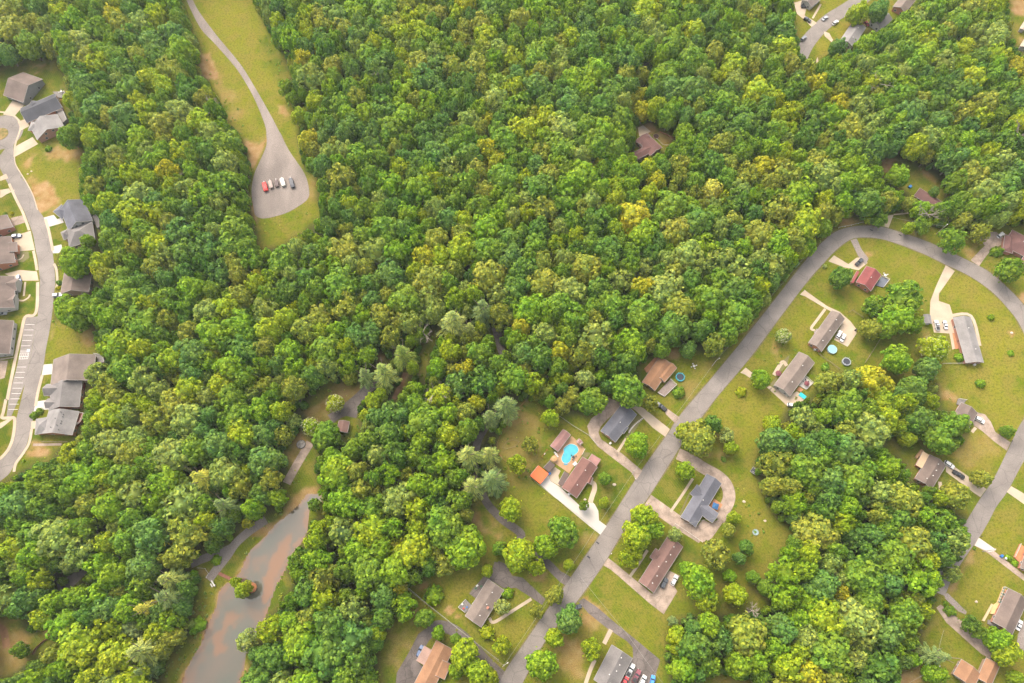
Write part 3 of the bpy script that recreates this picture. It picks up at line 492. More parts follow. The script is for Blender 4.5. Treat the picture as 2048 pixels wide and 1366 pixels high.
for pi_, (z, s, wd, k) in enumerate([('I', '885,640 830,728', 1.2, 'c'), ('O', '505,228 420,360 325,497', 1.2, 'c'), ('P', '870,180 800,290 712,418', 1.2, 'c'), ('P', '545,890 482,1015', 1.8, 'c'), ('P', '400,1160 360,1250 315,1380', 1.6, 'c'), ('M', '1205,738 1060,830 925,912 892,878', 1.3, 'c'), ('N', '632,975 655,900 678,830 672,780 635,755', 2.2, 'c'),
                    ('J', '685,232 620,320 572,388 600,405', 1.3, 'c'), ('J', '375,690 340,660 272,765', 1.8, 'c'), ('F', '1022,792 1168,792 1228,995', 1.6, 'c'), ('K', '858,530 832,562', 1.4, 'c'), ('K', '613,900 622,970', 1.6, 'c'), ('D', '265,28 212,120', 1.2, 'c'), ('E', '165,598 155,690', 1.0, 'c'), ('E', '195,680 185,700 150,720 110,715', .9, 'c'),
                    ('E', '0,45 60,15 95,2', 1.0, 'c'), ('E', '105,460 140,445 155,420', .7, 'c'), ('T', '770,440 690,500 600,590 500,670 380,750', 5.2, 'a'), ('T', '230,930 180,1010 110,1130 50,1240', 4.0, 'c2'), ('L', '745,320 640,390 550,470 500,545 440,620 375,705', 3.9, 'g'), ('L', '262,605 340,570 450,530 520,500', 3.6, 'g'),
                    ('R', '520,530 620,470 745,345', 5.0, 'a'), ('T', '950,400 920,480 860,600', 2.0, 's'), ('F', '640,100 740,90', .8, 'c'), ('T', '1660,90 1680,250', 2.6, 'a'), ('R', '490,945 400,985 330,1050 295,1110', .8, 'w'), ('R', '-60,860 30,900 60,1050', 3.0, 's'), ('S', '215,942 400,938', 1.2, 'o')]):
    mm = {'c': M_CONC, 'c2': M_CONC_OLD, 'o': M_CONC_OLD, 'a': M_ASPH2, 'g': M_GRAVEL, 's': M_SOIL, 'w': M_SOIL}[k]()
    ribbon('path', mm, g2(pts(z, s)), wd, (.0305 if k != 'c' else .0755) + .0007 * pi_, kerb=0)
sheet('path', M_ASPH2(), g2(pts('T', '560,610 640,560 600,640 580,745 500,728 420,762 380,755 450,700')), .03)
# road edge details: skid patches of tar
# ================================================================ POND
pond = pts('L', '1078,158 1020,152 960,220 880,292 800,362 740,432 640,530 592,640 540,705 480,745 445,790 430,880 372,1000 330,1120 255,1250 205,1366 180,1460 545,1460 572,1366 600,1250 625,1150 690,1050 740,930 800,760 855,660 900,550 990,430 1010,300 1035,240 1115,205')
def make_water():
    P = [tuple(G(a, b)[:2]) for a, b in smooth_poly(pond)]
    xs = [p[0] for p in P]; ys = [p[1] for p in P]; st = .7
    gx = np.arange(min(xs), max(xs), st); gy = np.arange(min(ys), max(ys), st); nx, ny = len(gx), len(gy)
    X, Y = np.meshgrid(gx, gy); d = sdf(X, Y, P)
    U, V = proj(X, Y, 0)
    ok = d > -0.8; idx = -np.ones(X.shape, int); idx[ok] = np.arange(ok.sum())
    co = np.stack([X[ok], Y[ok], np.full(ok.sum(), .025)], 1)
    q = []
    for j in range(ny - 1):
        for i in range(nx - 1):
            t = (idx[j, i], idx[j, i + 1], idx[j + 1, i + 1], idx[j + 1, i])
            if min(t) >= 0: q.append(t)
    bar = [('L', '905,418 855,440 815,490 785,560 755,640 735,700 722,780 735,855 775,790 810,700 845,620 885,540 912,450', 1, 3), ('L', '430,1180 480,1160 470,1100 520,1000 560,900 480,940 440,1010 390,1060', .8, 6), ('L', '600,930 690,980 720,900 640,880', .35, 10), ('L', '620,660 700,640 740,560 690,600', .4, 8), ('L', '440,800 480,760 540,740 500,820 440,900', .3, 8), ('L', '200,1366 300,1240 350,1100 400,1010 420,1040 330,1230 260,1366', .4, 7)]
    s = np.zeros(X.shape); nz = fnoise(X, Y, 4, 5)
    for z, st_, k, e in bar: s = np.maximum(s, k / (1 + np.exp(-(sdf(U, V, pts(z, st_)) + (nz - .5) * e * 6) / (e * .35))))
    s = np.maximum(s, .85 / (1 + np.exp((d - 1.0 + (nz - .5) * 7) / .35))); dk = np.zeros(X.shape)
    for z, st_, k, e in [('L', '370,1010 405,1020 400,1060 360,1090 350,1050', .8, 2), ('L', '265,1210 350,1110 355,1130 290,1215', .7, 2), ('L', '780,375 830,325 832,345 800,375', .6, 1.5), ('L', '880,290 950,225 950,245 900,290', .5, 1.5), ('L', '460,820 520,870 570,860 560,930 490,920', .25, 5)]:
        dk = np.maximum(dk, k / (1 + np.exp(-(sdf(U, V, pts(z, st_)) + (nz - .5) * e * 3) / (e * .5))))
    me = bpy.data.meshes.new('pond_water'); me.from_pydata(co.tolist(), [], q); me.update()
    at = me.color_attributes.new('bed', 'FLOAT_COLOR', 'POINT'); c = np.ones((len(co), 4)); c[:, 0] = s[ok]; c[:, 1] = dk[ok]; c[:, 2] = 0; at.data.foreach_set('color', c.ravel())
    m = bpy.data.materials.new('muddy_water'); m.use_nodes = True; n = m.node_tree; N = n.nodes; Lk = n.links.new; b = N['Principled BSDF']
    b.inputs['Roughness'].default_value = .06; b.inputs['Specular IOR Level'].default_value = .5
    A = N.new('ShaderNodeAttribute'); A.attribute_name = 'bed'; sp = N.new('ShaderNodeSeparateColor'); Lk(A.outputs['Color'], sp.inputs[0])
    tc = N.new('ShaderNodeTexCoord'); nzn = N.new('ShaderNodeTexNoise'); nzn.inputs['Scale'].default_value = .035; nzn.inputs['Detail'].default_value = 4; Lk(tc.outputs['Object'], nzn.inputs[0])
    r = N.new('ShaderNodeMapRange'); r.inputs[1].default_value = .4; r.inputs[2].default_value = .62; Lk(nzn.outputs[0], r.inputs[0])
    def mx(f, a, b_):
        q_ = N.new('ShaderNodeMix'); q_.data_type = 'RGBA'; Lk(f, q_.inputs[0])
        for s_, k in ((a, 6), (b_, 7)):
            if isinstance(s_, tuple): q_.inputs[k].default_value = (*s_, 1)
            else: Lk(s_, q_.inputs[k])
        return q_.outputs[2]
    c1 = mx(r.outputs[0], (.050, .056, .043), (.078, .058, .043)); c1 = mx(sp.outputs[0], c1, (.125, .062, .030)); c1 = mx(sp.outputs[1], c1, (.05, .032, .018))
    Lk(c1, b.inputs['Base Color'])
    wv = N.new('ShaderNodeTexNoise'); wv.inputs['Scale'].default_value = 1.5; Lk(tc.outputs['Object'], wv.inputs[0]); bp = N.new('ShaderNodeBump'); bp.inputs['Strength'].default_value = .03; Lk(wv.outputs[0], bp.inputs['Height']); Lk(bp.outputs[0], b.inputs['Normal'])
    me.materials.append(m); o = bpy.data.objects.new('pond_water', me); COL.objects.link(o); o['kind'] = 'structure'
make_water()
# ================================================================ TREES
def leaf_arrays(C, D, size, r):
    """quads centred at C facing D (numpy) -> verts (n*4,3)"""
    n = len(C); t = r.normal(size=(n, 3)); D = D / np.linalg.norm(D, axis=1, keepdims=True)
    a = np.cross(D, t); a /= np.linalg.norm(a, axis=1, keepdims=True) + 1e-9; b = np.cross(D, a)
    s = size * r.uniform(.7, 1.3, (n, 1)); asp = r.uniform(.6, 1., (n, 1))
    a = a * s; b = b * s * asp
    v = np.stack([C - a - b * .6, C + a * .9 - b, C + a + b * .7, C - a * .8 + b], 1); return v.reshape(-1, 3)
def ico(sub=1):
    import bmesh
    bm = bmesh.new(); bmesh.ops.create_icosphere(bm, subdivisions=sub, radius=1); v = np.array([tuple(x.co) for x in bm.verts]); f = np.array([[y.index for y in x.verts] for x in bm.faces]); bm.free(); return v, f
ICO = ico(2)
def crown_proto(seed, nl=58, per=40, squash=.95, leaf=.053, spread=1.0, rough=.22, low=-.35, hull=.66):
    r = np.random.default_rng(seed); C = []; D = []
    # lobe centres over the dome
    dirs = []; k = 0
    while len(dirs) < nl and k < 4000:
        k += 1; d = r.normal(size=3); d /= np.linalg.norm(d)
        if d[2] < low: continue
        if all(np.dot(d, e) < math.cos(math.radians(16)) for e in dirs): dirs.append(d)
    ax = r.uniform(.85, 1.15, 2); drift = r.uniform(.8, 1.12, 12)
    for d in dirs:
        az = int((math.atan2(d[1], d[0]) + math.pi) / (2 * math.pi) * 11.99)
        R = .74 * drift[az] * r.uniform(.86, 1.1); c = d * R * np.array([ax[0], ax[1], squash]); lr = r.uniform(.12, .26)
        n = int(per * (lr / .19) ** 2); e = r.normal(size=(n, 3)) + d * .9; e /= np.linalg.norm(e, axis=1, keepdims=True)
        C.append(c + e * lr * r.uniform(.82, 1.05, (n, 1)) * spread); D.append(e + r.normal(size=(n, 3)) * rough + np.array([0, 0, .15]))
    n = 50; e = r.normal(size=(n, 3)); e[:, 2] = np.abs(e[:, 2]) - .3; e /= np.linalg.norm(e, axis=1, keepdims=True)
    C.append(e * np.array([1, 1, squash]) * r.uniform(.85, 1.08, (n, 1)) * .92); D.append(e + r.normal(size=(n, 3)) * .6)
    C = np.vstack(C); D = np.vstack(D); V = leaf_arrays(C, D, leaf, r)
    hv = ICO[0].copy(); hv *= (hull + .10 * r.random((len(hv), 1))); hv[:, 2] *= squash; hv[:, 0] *= ax[0]; hv[:, 1] *= ax[1]
    return V, hv
def pine_proto(seed, nb=34, leaf=.075):
    r = np.random.default_rng(seed); V = []
    for i in range(nb):
        t = i / nb; z = 1.0 - 1.5 * t ** .85; ln = .16 + .84 * min(1, t * 1.45) * r.uniform(.8, 1.08); az = i * 2.399 + r.uniform(-.25, .25)
        m = int(10 + ln * 16); s = np.linspace(.08, 1, m) * ln; wd = (.05 + .12 * np.sin(np.linspace(.3, 3.0, m))) * (.6 + ln * .5)
        for side in (-1, 0, 1):
            x = s; y = side * wd * r.uniform(.5, 1.1, m); zz = z - .28 * s ** 1.4 + r.normal(size=m) * .02 - abs(side) * .03
            P = np.stack([x * math.cos(az) - y * math.sin(az), x * math.sin(az) + y * math.cos(az), zz], 1)
            D = np.tile([0, 0, 1.0], (m, 1)) + r.normal(size=(m, 3)) * .35
            D /= np.linalg.norm(D, axis=1, keepdims=True)
            dv = np.array([math.cos(az + side * .5), math.sin(az + side * .5), -.25]); a = np.tile(dv, (m, 1)); b = np.cross(D, a)
            a = a * leaf * r.uniform(.9, 1.5, (m, 1)); b = b * leaf * .35
            V.append(np.stack([P - a - b, P + a - b * .4, P + a + b * .4, P - a + b], 1).reshape(-1, 3))
    V = np.vstack(V); hv = ICO[0].copy() * .18; return V, hv
PROTO = {}
for i in range(7): PROTO['round', i] = crown_proto(100 + i)
for i in range(4): PROTO['loose', i] = crown_proto(200 + i, nl=30, per=34, leaf=.072, rough=.7, spread=1.1, squash=1.05, hull=.48)
for i in range(4): PROTO['bush', i] = crown_proto(300 + i, nl=14, per=34, leaf=.13, squash=.8, low=-.1)
for i in range(4): PROTO['pine', i] = pine_proto(400 + i)
def mesh_from_quads(name, V, hull, m, mi=None, mats=None):
    """V (4n,3) quads + hull verts (k*len(ico),3)"""
    nq = len(V) // 4; nh = len(hull) // len(ICO[0]) if hull is not None else 0
    co = np.vstack([V, hull]) if nh else V
    me = bpy.data.meshes.new(name); me.vertices.add(len(co)); me.vertices.foreach_set('co', co.astype(np.float32).ravel())
    li = np.arange(nq * 4, dtype=np.int32); ls = np.arange(0, nq * 4, 4, dtype=np.int32); 
    if nh:
        F = np.concatenate([ICO[1] + nq * 4 + k * len(ICO[0]) for k in range(nh)]); li = np.concatenate([li, F.ravel().astype(np.int32)]); ls = np.concatenate([ls, nq * 4 + np.arange(0, F.size, 3, dtype=np.int32)])
    me.loops.add(len(li)); me.loops.foreach_set('vertex_index', li.astype(np.int32)); me.polygons.add(len(ls)); me.polygons.foreach_set('loop_start', ls.astype(np.int32))
    for q in (mats or [m]): me.materials.append(q)
    if mi is not None: me.polygons.foreach_set('material_index', mi.astype(np.int32))
    me.update(calc_edges=True); return me
PM = {}
def proto_mesh(key):
    if key not in PM:
        V, hv = PROTO[key]; PM[key] = mesh_from_quads('crown', V, hv, leaf_mat('g'))
    return PM[key]
def trunk_mb(r0, hgt, seed, limbs=4):
    r = random.Random(seed); mb = MB(); mb.tube([(0, 0, -.3), (r0 * .1, 0, hgt * .4), (0, r0 * .15, hgt)], [r0 * 1.25, r0, r0 * .55], 7)
    for k in range(limbs):
        a = k * 2 * math.pi / limbs + r.uniform(-.4, .4); z = hgt * r.uniform(.55, .95); l = r.uniform(.10, .16)
        mb.tube([(0, 0, z), (math.cos(a) * l * .6, math.sin(a) * l * .6, z + l * .8), (math.cos(a) * l * 1.1, math.sin(a) * l * 1.1, z + l * 1.9)], [r0 * .5, r0 * .35, r0 * .15], 5)
    return mb
TRM = [trunk_mb(.022, .5, s) for s in range(3)]; TRME = {}
def trunk_mesh(i, m):
    k = (i, m.name)
    if k not in TRME:
        me = bpy.data.meshes.new('trunk'); me.from_pydata(TRM[i].v, [], TRM[i].f); me.update(); me.materials.append(m); TRME[k] = me
    return TRME[k]
def place_tree(style, col, x, y, r, h, seed, name='tree', cz=None):
    """tree = trunk + crown, crown radius r, full height h"""
    rr = random.Random(seed); n = {'round': 7, 'loose': 4, 'bush': 4, 'pine': 4}[style]; key = (style, rr.randrange(n))
    root = empty(name, (x, y, 0), rr.uniform(0, 6.28))
    cr = bpy.data.objects.new('crown', proto_mesh(key)); COL.objects.link(cr); cr.parent = root
    base = 0.02 * h if style == 'bush' else .28 * h
    if style == 'pine': base = .3 * h; hz = (h - base) / 1.5; cz_ = h - hz
    else: hz = (h - base) / (1.35 if style != 'bush' else 1.1); cz_ = h - hz * .98
    cr.location = (0, 0, cz_); cr.scale = (r, r, hz)
    cr.material_slots[0].link = 'OBJECT'; cr.material_slots[0].material = leaf_mat(col)
    if style != 'bush' or h > 2.5:
        tk = bpy.data.objects.new('trunk', trunk_mesh(rr.randrange(3), M_TRUNK())); COL.objects.link(tk); tk.parent = root; s = h if style == 'pine' else h; tk.scale = (s, s, s * (1.5 if style == 'pine' else 1.15))
    return root
# ================================================================ HOUSES
def roofm(n, c, v=.27):
    c = tuple(x * .55 for x in c); return mat('roof_' + n, c, .85, v, .35, stretch=(.5, .5, .5), fine=.10)
RM = {'grey': roofm('grey', (.22, .20, .195)), 'slate': roofm('slate', (.15, .15, .18)), 'pale': roofm('pale', (.28, .26, .255)), 'brown': roofm('brown', (.20, .15, .13)), 'taupe': roofm('taupe', (.235, .185, .16)), 'tan': roofm('tan', (.36, .19, .105)),
      'red': roofm('red', (.215, .105, .088)), 'salmon': roofm('salmon', (.235, .135, .115)), 'metalred': roofm('metalred', (.26, .07, .068)), 'orange': roofm('orange', (.80, .16, .055), .05), 'dark': roofm('dark', (.085, .085, .10)), 'pinkmetal': roofm('pinkmetal', (.34, .18, .165)), 'darkbrown': roofm('darkbrown', (.12, .085, .075)), 'maroon': roofm('maroon', (.17, .085, .078)), 'pinkdeck': roofm('pinkdeck', (.42, .27, .22)), 'beige': roofm('beige', (.58, .42, .27), .06), 'cream': roofm('cream', (.55, .45, .35))}
def brick(name, c, mortar=(.26, .17, .13)):
    m = bpy.data.materials.new(name); m.use_nodes = True; n = m.node_tree; b = n.nodes['Principled BSDF']; b.inputs['Roughness'].default_value = .9
    t = n.nodes.new('ShaderNodeTexBrick'); t.inputs['Scale'].default_value = 1.0; t.inputs['Brick Width'].default_value = .25; t.inputs['Row Height'].default_value = .09; t.inputs['Mortar Size'].default_value = .01
    t.inputs['Color1'].default_value = (*c, 1); t.inputs['Color2'].default_value = (*[x * .75 for x in c], 1); t.inputs['Mortar'].default_value = (*mortar, 1)
    tc = n.nodes.new('ShaderNodeTexCoord'); mp = n.nodes.new('ShaderNodeMapping'); mp.inputs['Rotation'].default_value = (math.radians(90), 0, 0); n.links.new(tc.outputs['Object'], mp.inputs[0]); n.links.new(mp.outputs[0], t.inputs[0]); n.links.new(t.outputs[0], b.inputs[0]); return m
WM = {'brick': brick('red_brick', (.33, .13, .09)), 'orangebrick': brick('orange_brick', (.40, .15, .075)), 'tanbrick': brick('tan_brick', (0.238, 0.158, 0.112)), 'white': mat('white_siding', (0.340, 0.323, 0.309), .7, .06, .8), 'grey': mat('grey_siding', (0.184, 0.184, 0.187), .7, .06, .8), 'pink': mat('pink_siding', (0.252, 0.150, 0.122), .7, .08, .8)}
def rectframe(z, s, eave):
    A, B, C = [G(a, b, eave).to_2d() for a, b in pts(z, s)]
    ex = (B - A).normalized(); L = (B - A).length; n = Vector((-ex.y, ex.x)); wv = (C - B).dot(n); W = abs(wv)
    ctr = A + ex * L / 2 + n * wv / 2
    return ctr, math.atan2(ex.y, ex.x), L, W
def roof_geo(mb, fas, c, rz, L, W, typ, e, r):
    co, si = math.cos(rz), math.sin(rz)
    def T(p): return (c[0] + p[0] * co - p[1] * si, c[1] + p[0] * si + p[1] * co, p[2])
    h, w_ = L / 2, W / 2; th = .18
    if typ == 'g':
        pr = [(-w_, e), (0, e + r), (w_, e), (w_, e - th), (0, e + r - th), (-w_, e - th)]
        vs = [T((-h, y, z)) for y, z in pr] + [T((h, y, z)) for y, z in pr]
        mb.add(vs, [(0, 1, 7, 6), (1, 2, 8, 7), (2, 3, 9, 8), (3, 4, 10, 9), (4, 5, 11, 10), (5, 0, 6, 11), (0, 5, 4, 1), (1, 4, 3, 2), (6, 7, 10, 11), (7, 8, 9, 10)])
        a = math.hypot(w_, r)
        for sx in (-h - .04, h + .04):
            for sy in (-1, 1):
                p = [(sx, sy * (w_ + .03), e + .03), (sx, 0, e + r + .03), (sx, 0, e + r - .26), (sx, sy * (w_ + .03), e - .26)]; d = .05
                mb2 = [T((q[0] - d, q[1], q[2])) for q in p] + [T((q[0] + d, q[1], q[2])) for q in p]
                fas.add(mb2, [(0, 1, 2, 3), (7, 6, 5, 4), (0, 4, 5, 1), (1, 5, 6, 2), (2, 6, 7, 3), (3, 7, 4, 0)])
    elif typ == 'h':
        k = max(0, h - w_ * .95)
        base = [(-h, -w_), (h, -w_), (h, w_), (-h, w_)]
        vs = [T((x, y, e)) for x, y in base] + [T((-k, 0, e + r)), T((k, 0, e + r))] + [T((x, y, e - th)) for x, y in base]
        mb.add(vs, [(0, 1, 5, 4), (1, 2, 5), (2, 3, 4, 5), (3, 0, 4), (0, 6, 7, 1), (1, 7, 8, 2), (2, 8, 9, 3), (3, 9, 6, 0), (9, 8, 7, 6)])
        for sx in (-1, 1):
            q = T((sx * (h + .05), 0, e - .06)); fas.box(q, (.1, W + .02, .2), rz)
    else:  # single slope
        vs = [T((-h, -w_, e)), T((h, -w_, e)), T((h, w_, e + r)), T((-h, w_, e + r))] + [T((-h, -w_, e - .15)), T((h, -w_, e - .15)), T((h, w_, e + r - .15)), T((-h, w_, e + r - .15))]
        mb.add(vs, [(0, 1, 2, 3), (7, 6, 5, 4), (0, 4, 5, 1), (1, 5, 6, 2), (2, 6, 7, 3), (3, 7, 4, 0)])
    for sy in (-1, 1):
        if typ == 's' and sy > 0: continue
        q = T((0, sy * (w_ + .06), e - .07)); fas.box(q, (L + .02, .12, .14), rz)
def wall_geo(mb, c, rz, L, W, typ, e, r, ov=.45):
    co, si = math.cos(rz), math.sin(rz)
    def T(p): return (c[0] + p[0] * co - p[1] * si, c[1] + p[0] * si + p[1] * co, p[2])
    h, w_ = L / 2 - ov * .8, W / 2 - ov
    if typ == 'g': pk = e + r - .2 - ov * r / (W / 2) * .0; zt = e - .2 + r * ov / (W / 2); pr = [(-w_, -.3), (w_, -.3), (w_, zt), (0, e + r - .2), (-w_, zt)]
    else: pr = [(-w_, -.3), (w_, -.3), (w_, e - .14), (-w_, e - .14)]
    if typ == 's': pr = [(-w_, -.3), (w_, -.3), (w_, e + r * .93 - .16), (-w_, e + r * .05 - .16)]
    n = len(pr); vs = [T((-h, y, z)) for y, z in pr] + [T((h, y, z)) for y, z in pr]
    mb.add(vs, [tuple(range(n)), tuple(range(2 * n - 1, n - 1, -1))] + [(i, i + n, (i + 1) % n + n, (i + 1) % n) for i in range(n)])
MW = {}
def shared(name, key, mb_fn, m, parent, loc, rz=0):
    if key not in MW:
        b = mb_fn(); me = bpy.data.meshes.new(name); me.from_pydata(b.v, [], b.f); me.update(); me.materials.append(m); MW[key] = me
    o = bpy.data.objects.new(name, MW[key]); COL.objects.link(o); o.parent = parent; o.location = loc; o.rotation_euler = (0, 0, rz); return o
def win_frame():
    b = MB(); b.box((0, 0, .66), (1.35, .10, .09)); b.box((0, 0, -.66), (1.45, .14, .09)); b.box((-.64, 0, 0), (.09, .10, 1.23)); b.box((.64, 0, 0), (.09, .10, 1.23)); b.box((0, 0, 0), (1.19, .08, .05)); return b
def win_pane():
    b = MB(); b.box((0, 0, 0), (1.2, .04, 1.24)); return b
def door_b():
    b = MB(); b.box((0, 0, 1.03), (.95, .08, 2.06)); return b
def door_h():
    b = MB(); b.cyl((.36, -.1, 1.0), .035, .12, 8); return b
def house(label, secs, roof='grey', wall='brick', name='house', cat='house', vents=0, chimney=None, wins=3, group=None, garage=None, gwin=1, door=-1, extra=()):
    z, s, typ, e, r = secs[0][:5]; c0, rz0, L0, W0 = rectframe(z, s, e)
    root = empty(name, (c0.x, c0.y, 0), rz0); co, si = math.cos(-rz0), math.sin(-rz0)
    byroof = {}; walls = MB(); fas = MB(); S = []
    for i, sc in enumerate(secs):
        z, s, typ, e, r = sc[:5]; rf = sc[5] if len(sc) > 5 else roof; c, rz, L, W = rectframe(z, s, e); e += .021 * i
        d = c - c0; lc = (d.x * co - d.y * si, d.x * si + d.y * co); lr = rz - rz0
        mb = byroof.setdefault(rf, MB()); roof_geo(mb, fas, lc, lr, L, W, typ, e, r)
        if not (len(sc) > 6 and sc[6] == 'open'): wall_geo(walls, lc, lr, L, W, typ, e, r)
        else:
            for a in (-1, 1):
                for b_ in (-1, 1):
                    px, py = a * (L / 2 - .3), b_ * (W / 2 - .3); pb_ = MB(); pb_.box((lc[0] + px * math.cos(lr) - py * math.sin(lr), lc[1] + px * math.sin(lr) + py * math.cos(lr), e / 2 - .1), (.16, .16, e), lr); pb_.build('post', M_WHITE(), root)
        S.append((lc, lr, L, W, e, r, typ))
    for k, (rf, mb) in enumerate(byroof.items()):
        ro = mb.build('roof' if k == 0 else 'porch_roof', RM[rf], root)
        if k == 0: roofo = ro
    if walls.v: walls.build('wall', WM[wall], root)
    fas.build('fascia', mat('trim', (0.224, 0.211, 0.201), .6, .05, 1), root)
    lc, lr, L, W, e, r, typ = S[0]
    for sy in (-1, 1):
        for i in range(wins):
            x = (i + .5) / wins * (L - 2) - (L - 2) / 2; y = sy * (W / 2 - .45 + .03)
            if sy == door and i == wins // 2 and wins > 1:
                dd = shared('door', 'door', door_b, mat('door_paint', (0.170, 0.082, 0.061), .5, .1, 1), root, (x, y, 0), 0 if sy < 0 else math.pi); shared('handle', 'dh', door_h, M_METAL(), dd, (0, 0, 0)); continue
            w_ = shared('window', 'wf', win_frame, M_WHITE(), root, (x, y, 1.5), 0 if sy < 0 else math.pi); shared('pane', 'wp', win_pane, M_GLASS(), w_, (0, 0, 0))
            if e > 4.5:
                w_ = shared('window', 'wf', win_frame, M_WHITE(), root, (x, y, 4.0), 0 if sy < 0 else math.pi); shared('pane', 'wp', win_pane, M_GLASS(), w_, (0, 0, 0))
    if typ == 'g' and gwin:
        for sx in (-1, 1):
            for yy in ((-W * .22, W * .22) if W > 7 else (0,)):
                for zz in ((1.5, 4.2) if r > 3.3 and gwin > 1 else (1.5,)):
                    q = .6 if zz > 3 else 1
                    w_ = shared('window', 'wf', win_frame, M_WHITE(), root, (sx * (L / 2 - .36 + .03), yy * q, zz), sx * math.pi / 2); shared('pane', 'wp', win_pane, M_GLASS(), w_, (0, 0, 0))
    v = MB(); rr = random.Random(len(label))
    for k in range(vents):
        x = (k + .5) / vents * (L - 2) - (L - 2) / 2; y = W * (.14 if k % 3 else .06) * (-1 if k % 4 == 3 else 1); zt = e + r * (1 - abs(y) / (W / 2))
        vv = MB(); vv.cyl((x, y, zt - .15), .16, .55, 8); vv.cyl((x, y, zt + .4), .24, .08, 8); vv.build('roof_vent', M_WHITE() if vents < 9 else M_BLACK(), root)
    if chimney:
        x, y, cc = chimney; b = MB(); b.box((x * L / 2, y * W / 2, e + r * .7), (.9, .7, r + 1.2)); b.box((x * L / 2, y * W / 2, e + r * 1.2 + .65), (1.05, .85, .12)); b.build('chimney', WM['brick'] if cc == 'b' else M_WHITE(), roofo)
    if garage is not None:
        gx, gs = garage; b = MB(); b.box((0, 0, 1.1), (4.6, .1, 2.2)); g = b.build('garage_door', M_WHITE(), root); g.location = (gx * (L / 2 - .36 + .04), 0, 0); g.rotation_euler = (0, 0, math.pi / 2)
    tag(root, label, cat, group or 'houses of the neighbourhood'); return root
E1 = 2.8
house('long red-brown roof house beside the kidney-shaped pool', [('N', '708,600 490,925 330,815', 'g', E1, 1.7), ('N', '745,522 700,592 612,520', 's', 2.5, .5, 'pinkmetal', 'open'), ('N', '662,712 632,778 598,752', 'g', 2.6, .8), ('N', '412,672 345,800 296,770', 's', 2.5, .3, 'darkbrown')], 'red', 'brick', vents=2)
house('rose metal roofed pool house at the head of the pool', [('N', '348,202 212,377 290,440', 'g', 2.5, .9)], 'pinkmetal', 'pink', 'pool_house', 'pool house', wins=2)
house('small rose roofed pump shed at the upper right corner of the pool deck', [('N', '515,300 485,330 528,368', 'g', 2.0, .5)], 'pinkmetal', 'pink', 'shed', 'shed', wins=1, gwin=0, group='sheds in the gardens')
house('open carport with bright orange metal roof at the drive end', [('N', '88,582 0,690 108,780', 's', 2.6, .25, 'orange', 'open')], 'orange', 'white', 'carport', 'carport', wins=0, group='carports beside the houses')
house('dark low roofed outbuilding between orange carport and tan pool deck', [('N', '212,530 142,605 203,652', 's', 2.3, .3)], 'darkbrown', 'pink', 'shed', 'shed', wins=1, gwin=0, group='sheds in the gardens')
house('slate-grey roofed house inside the curved concrete drive', [('I', '955,485 815,665 720,590', 'g', E1, 1.7), ('I', '900,570 870,610 850,595', 'g', 2.5, .6)], 'slate', 'brick', vents=1, gwin=1)
house('tan roofed house beside the blue-rimmed trampoline', [('I', '1185,165 1073,330 995,265', 'g', E1, 1.7), ('I', '1215,182 1135,275 1085,235', 'g', E1 + .1, 1.3)], 'tan', 'tanbrick')
house('grey L-shaped roof house with the loop drive', [('O', '735,270 525,620 405,540', 'g', E1, 1.9), ('O', '590,418 712,510 660,585', 'g', E1 + .05, 1.6), ('O', '538,278 605,333 545,400', 'g', E1 - .1, 1.6)], 'slate', 'tanbrick', vents=1)
house('salmon roofed house with two cars parked behind it', [('O', '425,778 190,1148 72,1052', 'g', E1, 1.9), ('O', '205,790 265,835 215,902', 'h', E1 - .1, 1.5)], 'salmon', 'brick', vents=6)
house('long grey roofed house cut by the bottom edge beside the parked pickup', [('P', '735,1145 575,1460 385,1345', 'g', E1, 1.9)], 'grey', 'brick', vents=5)
house('taupe roofed house with the cluttered railed deck', [('M', '1000,672 830,950 718,852', 'g', E1, 1.4)], 'taupe', 'brick', vents=3, chimney=(.1, .55, 'b'))
house('orange-tan roofed house at the bottom edge left of the street', [('M', '622,1118 450,1460 320,1390', 'g', E1, 1.7), ('M', '605,1225 555,1340 440,1290', 'g', E1 - .1, 1.2), ('M', '465,1122 405,1235 350,1192', 's', 2.6, .25, 'pinkdeck')], 'tan', 'tanbrick')
house('brown roofed house with the round pool behind it', [('J', '842,312 655,575 547,508', 'g', E1, 1.9), ('J', '660,420 640,450 598,420', 'g', 2.5, .6), ('J', '735,240 700,290 745,315', 'g', 2.5, .6)][:2], 'taupe', 'orangebrick', vents=3)
house('long taupe roofed house with the white rear patio', [('J', '600,665 400,935 278,838', 'g', E1, 1.8)], 'taupe', 'white', vents=2)
house('small brick house with red metal roof and grey deck', [('F', '555,512 483,622 378,565', 'g', 3.2, 1.8), ('F', '405,492 362,570 345,562', 's', 2.7, .4)], 'metalred', 'orangebrick', wins=2, gwin=1, vents=1)
house('long grey roofed house on the wide yellow-green lawn', [('F', '1165,800 1255,1110 1133,1115', 'g', E1, 1.8), ('F', '1200,1020 1205,1040 1120,1042', 'g', E1 - .3, .7)][:1], 'pale', 'brick', vents=2)
house('maroon hipped roof house at the right edge', [('F', '1450,203 1620,290 1560,400', 'h', 3, 2.0), ('F', '1400,235 1385,345 1450,370', 'h', 2.9, 1.5), ('F', '1560,330 1500,430 1560,460', 'g', 2.9, 1.5)], 'maroon', 'brick', vents=1)
house('small brown roofed house half covered by trees above the right street', [('K', '872,432 805,545 690,475', 'g', E1, 1.6)], 'brown', 'brick')
house('brown roofed house with the tan flat annex', [('K', '655,790 555,955 450,868', 'g', E1, 1.7), ('K', '500,692 450,785 490,808', 's', 2.6, .3, 'beige')], 'brown', 'brick', vents=4)
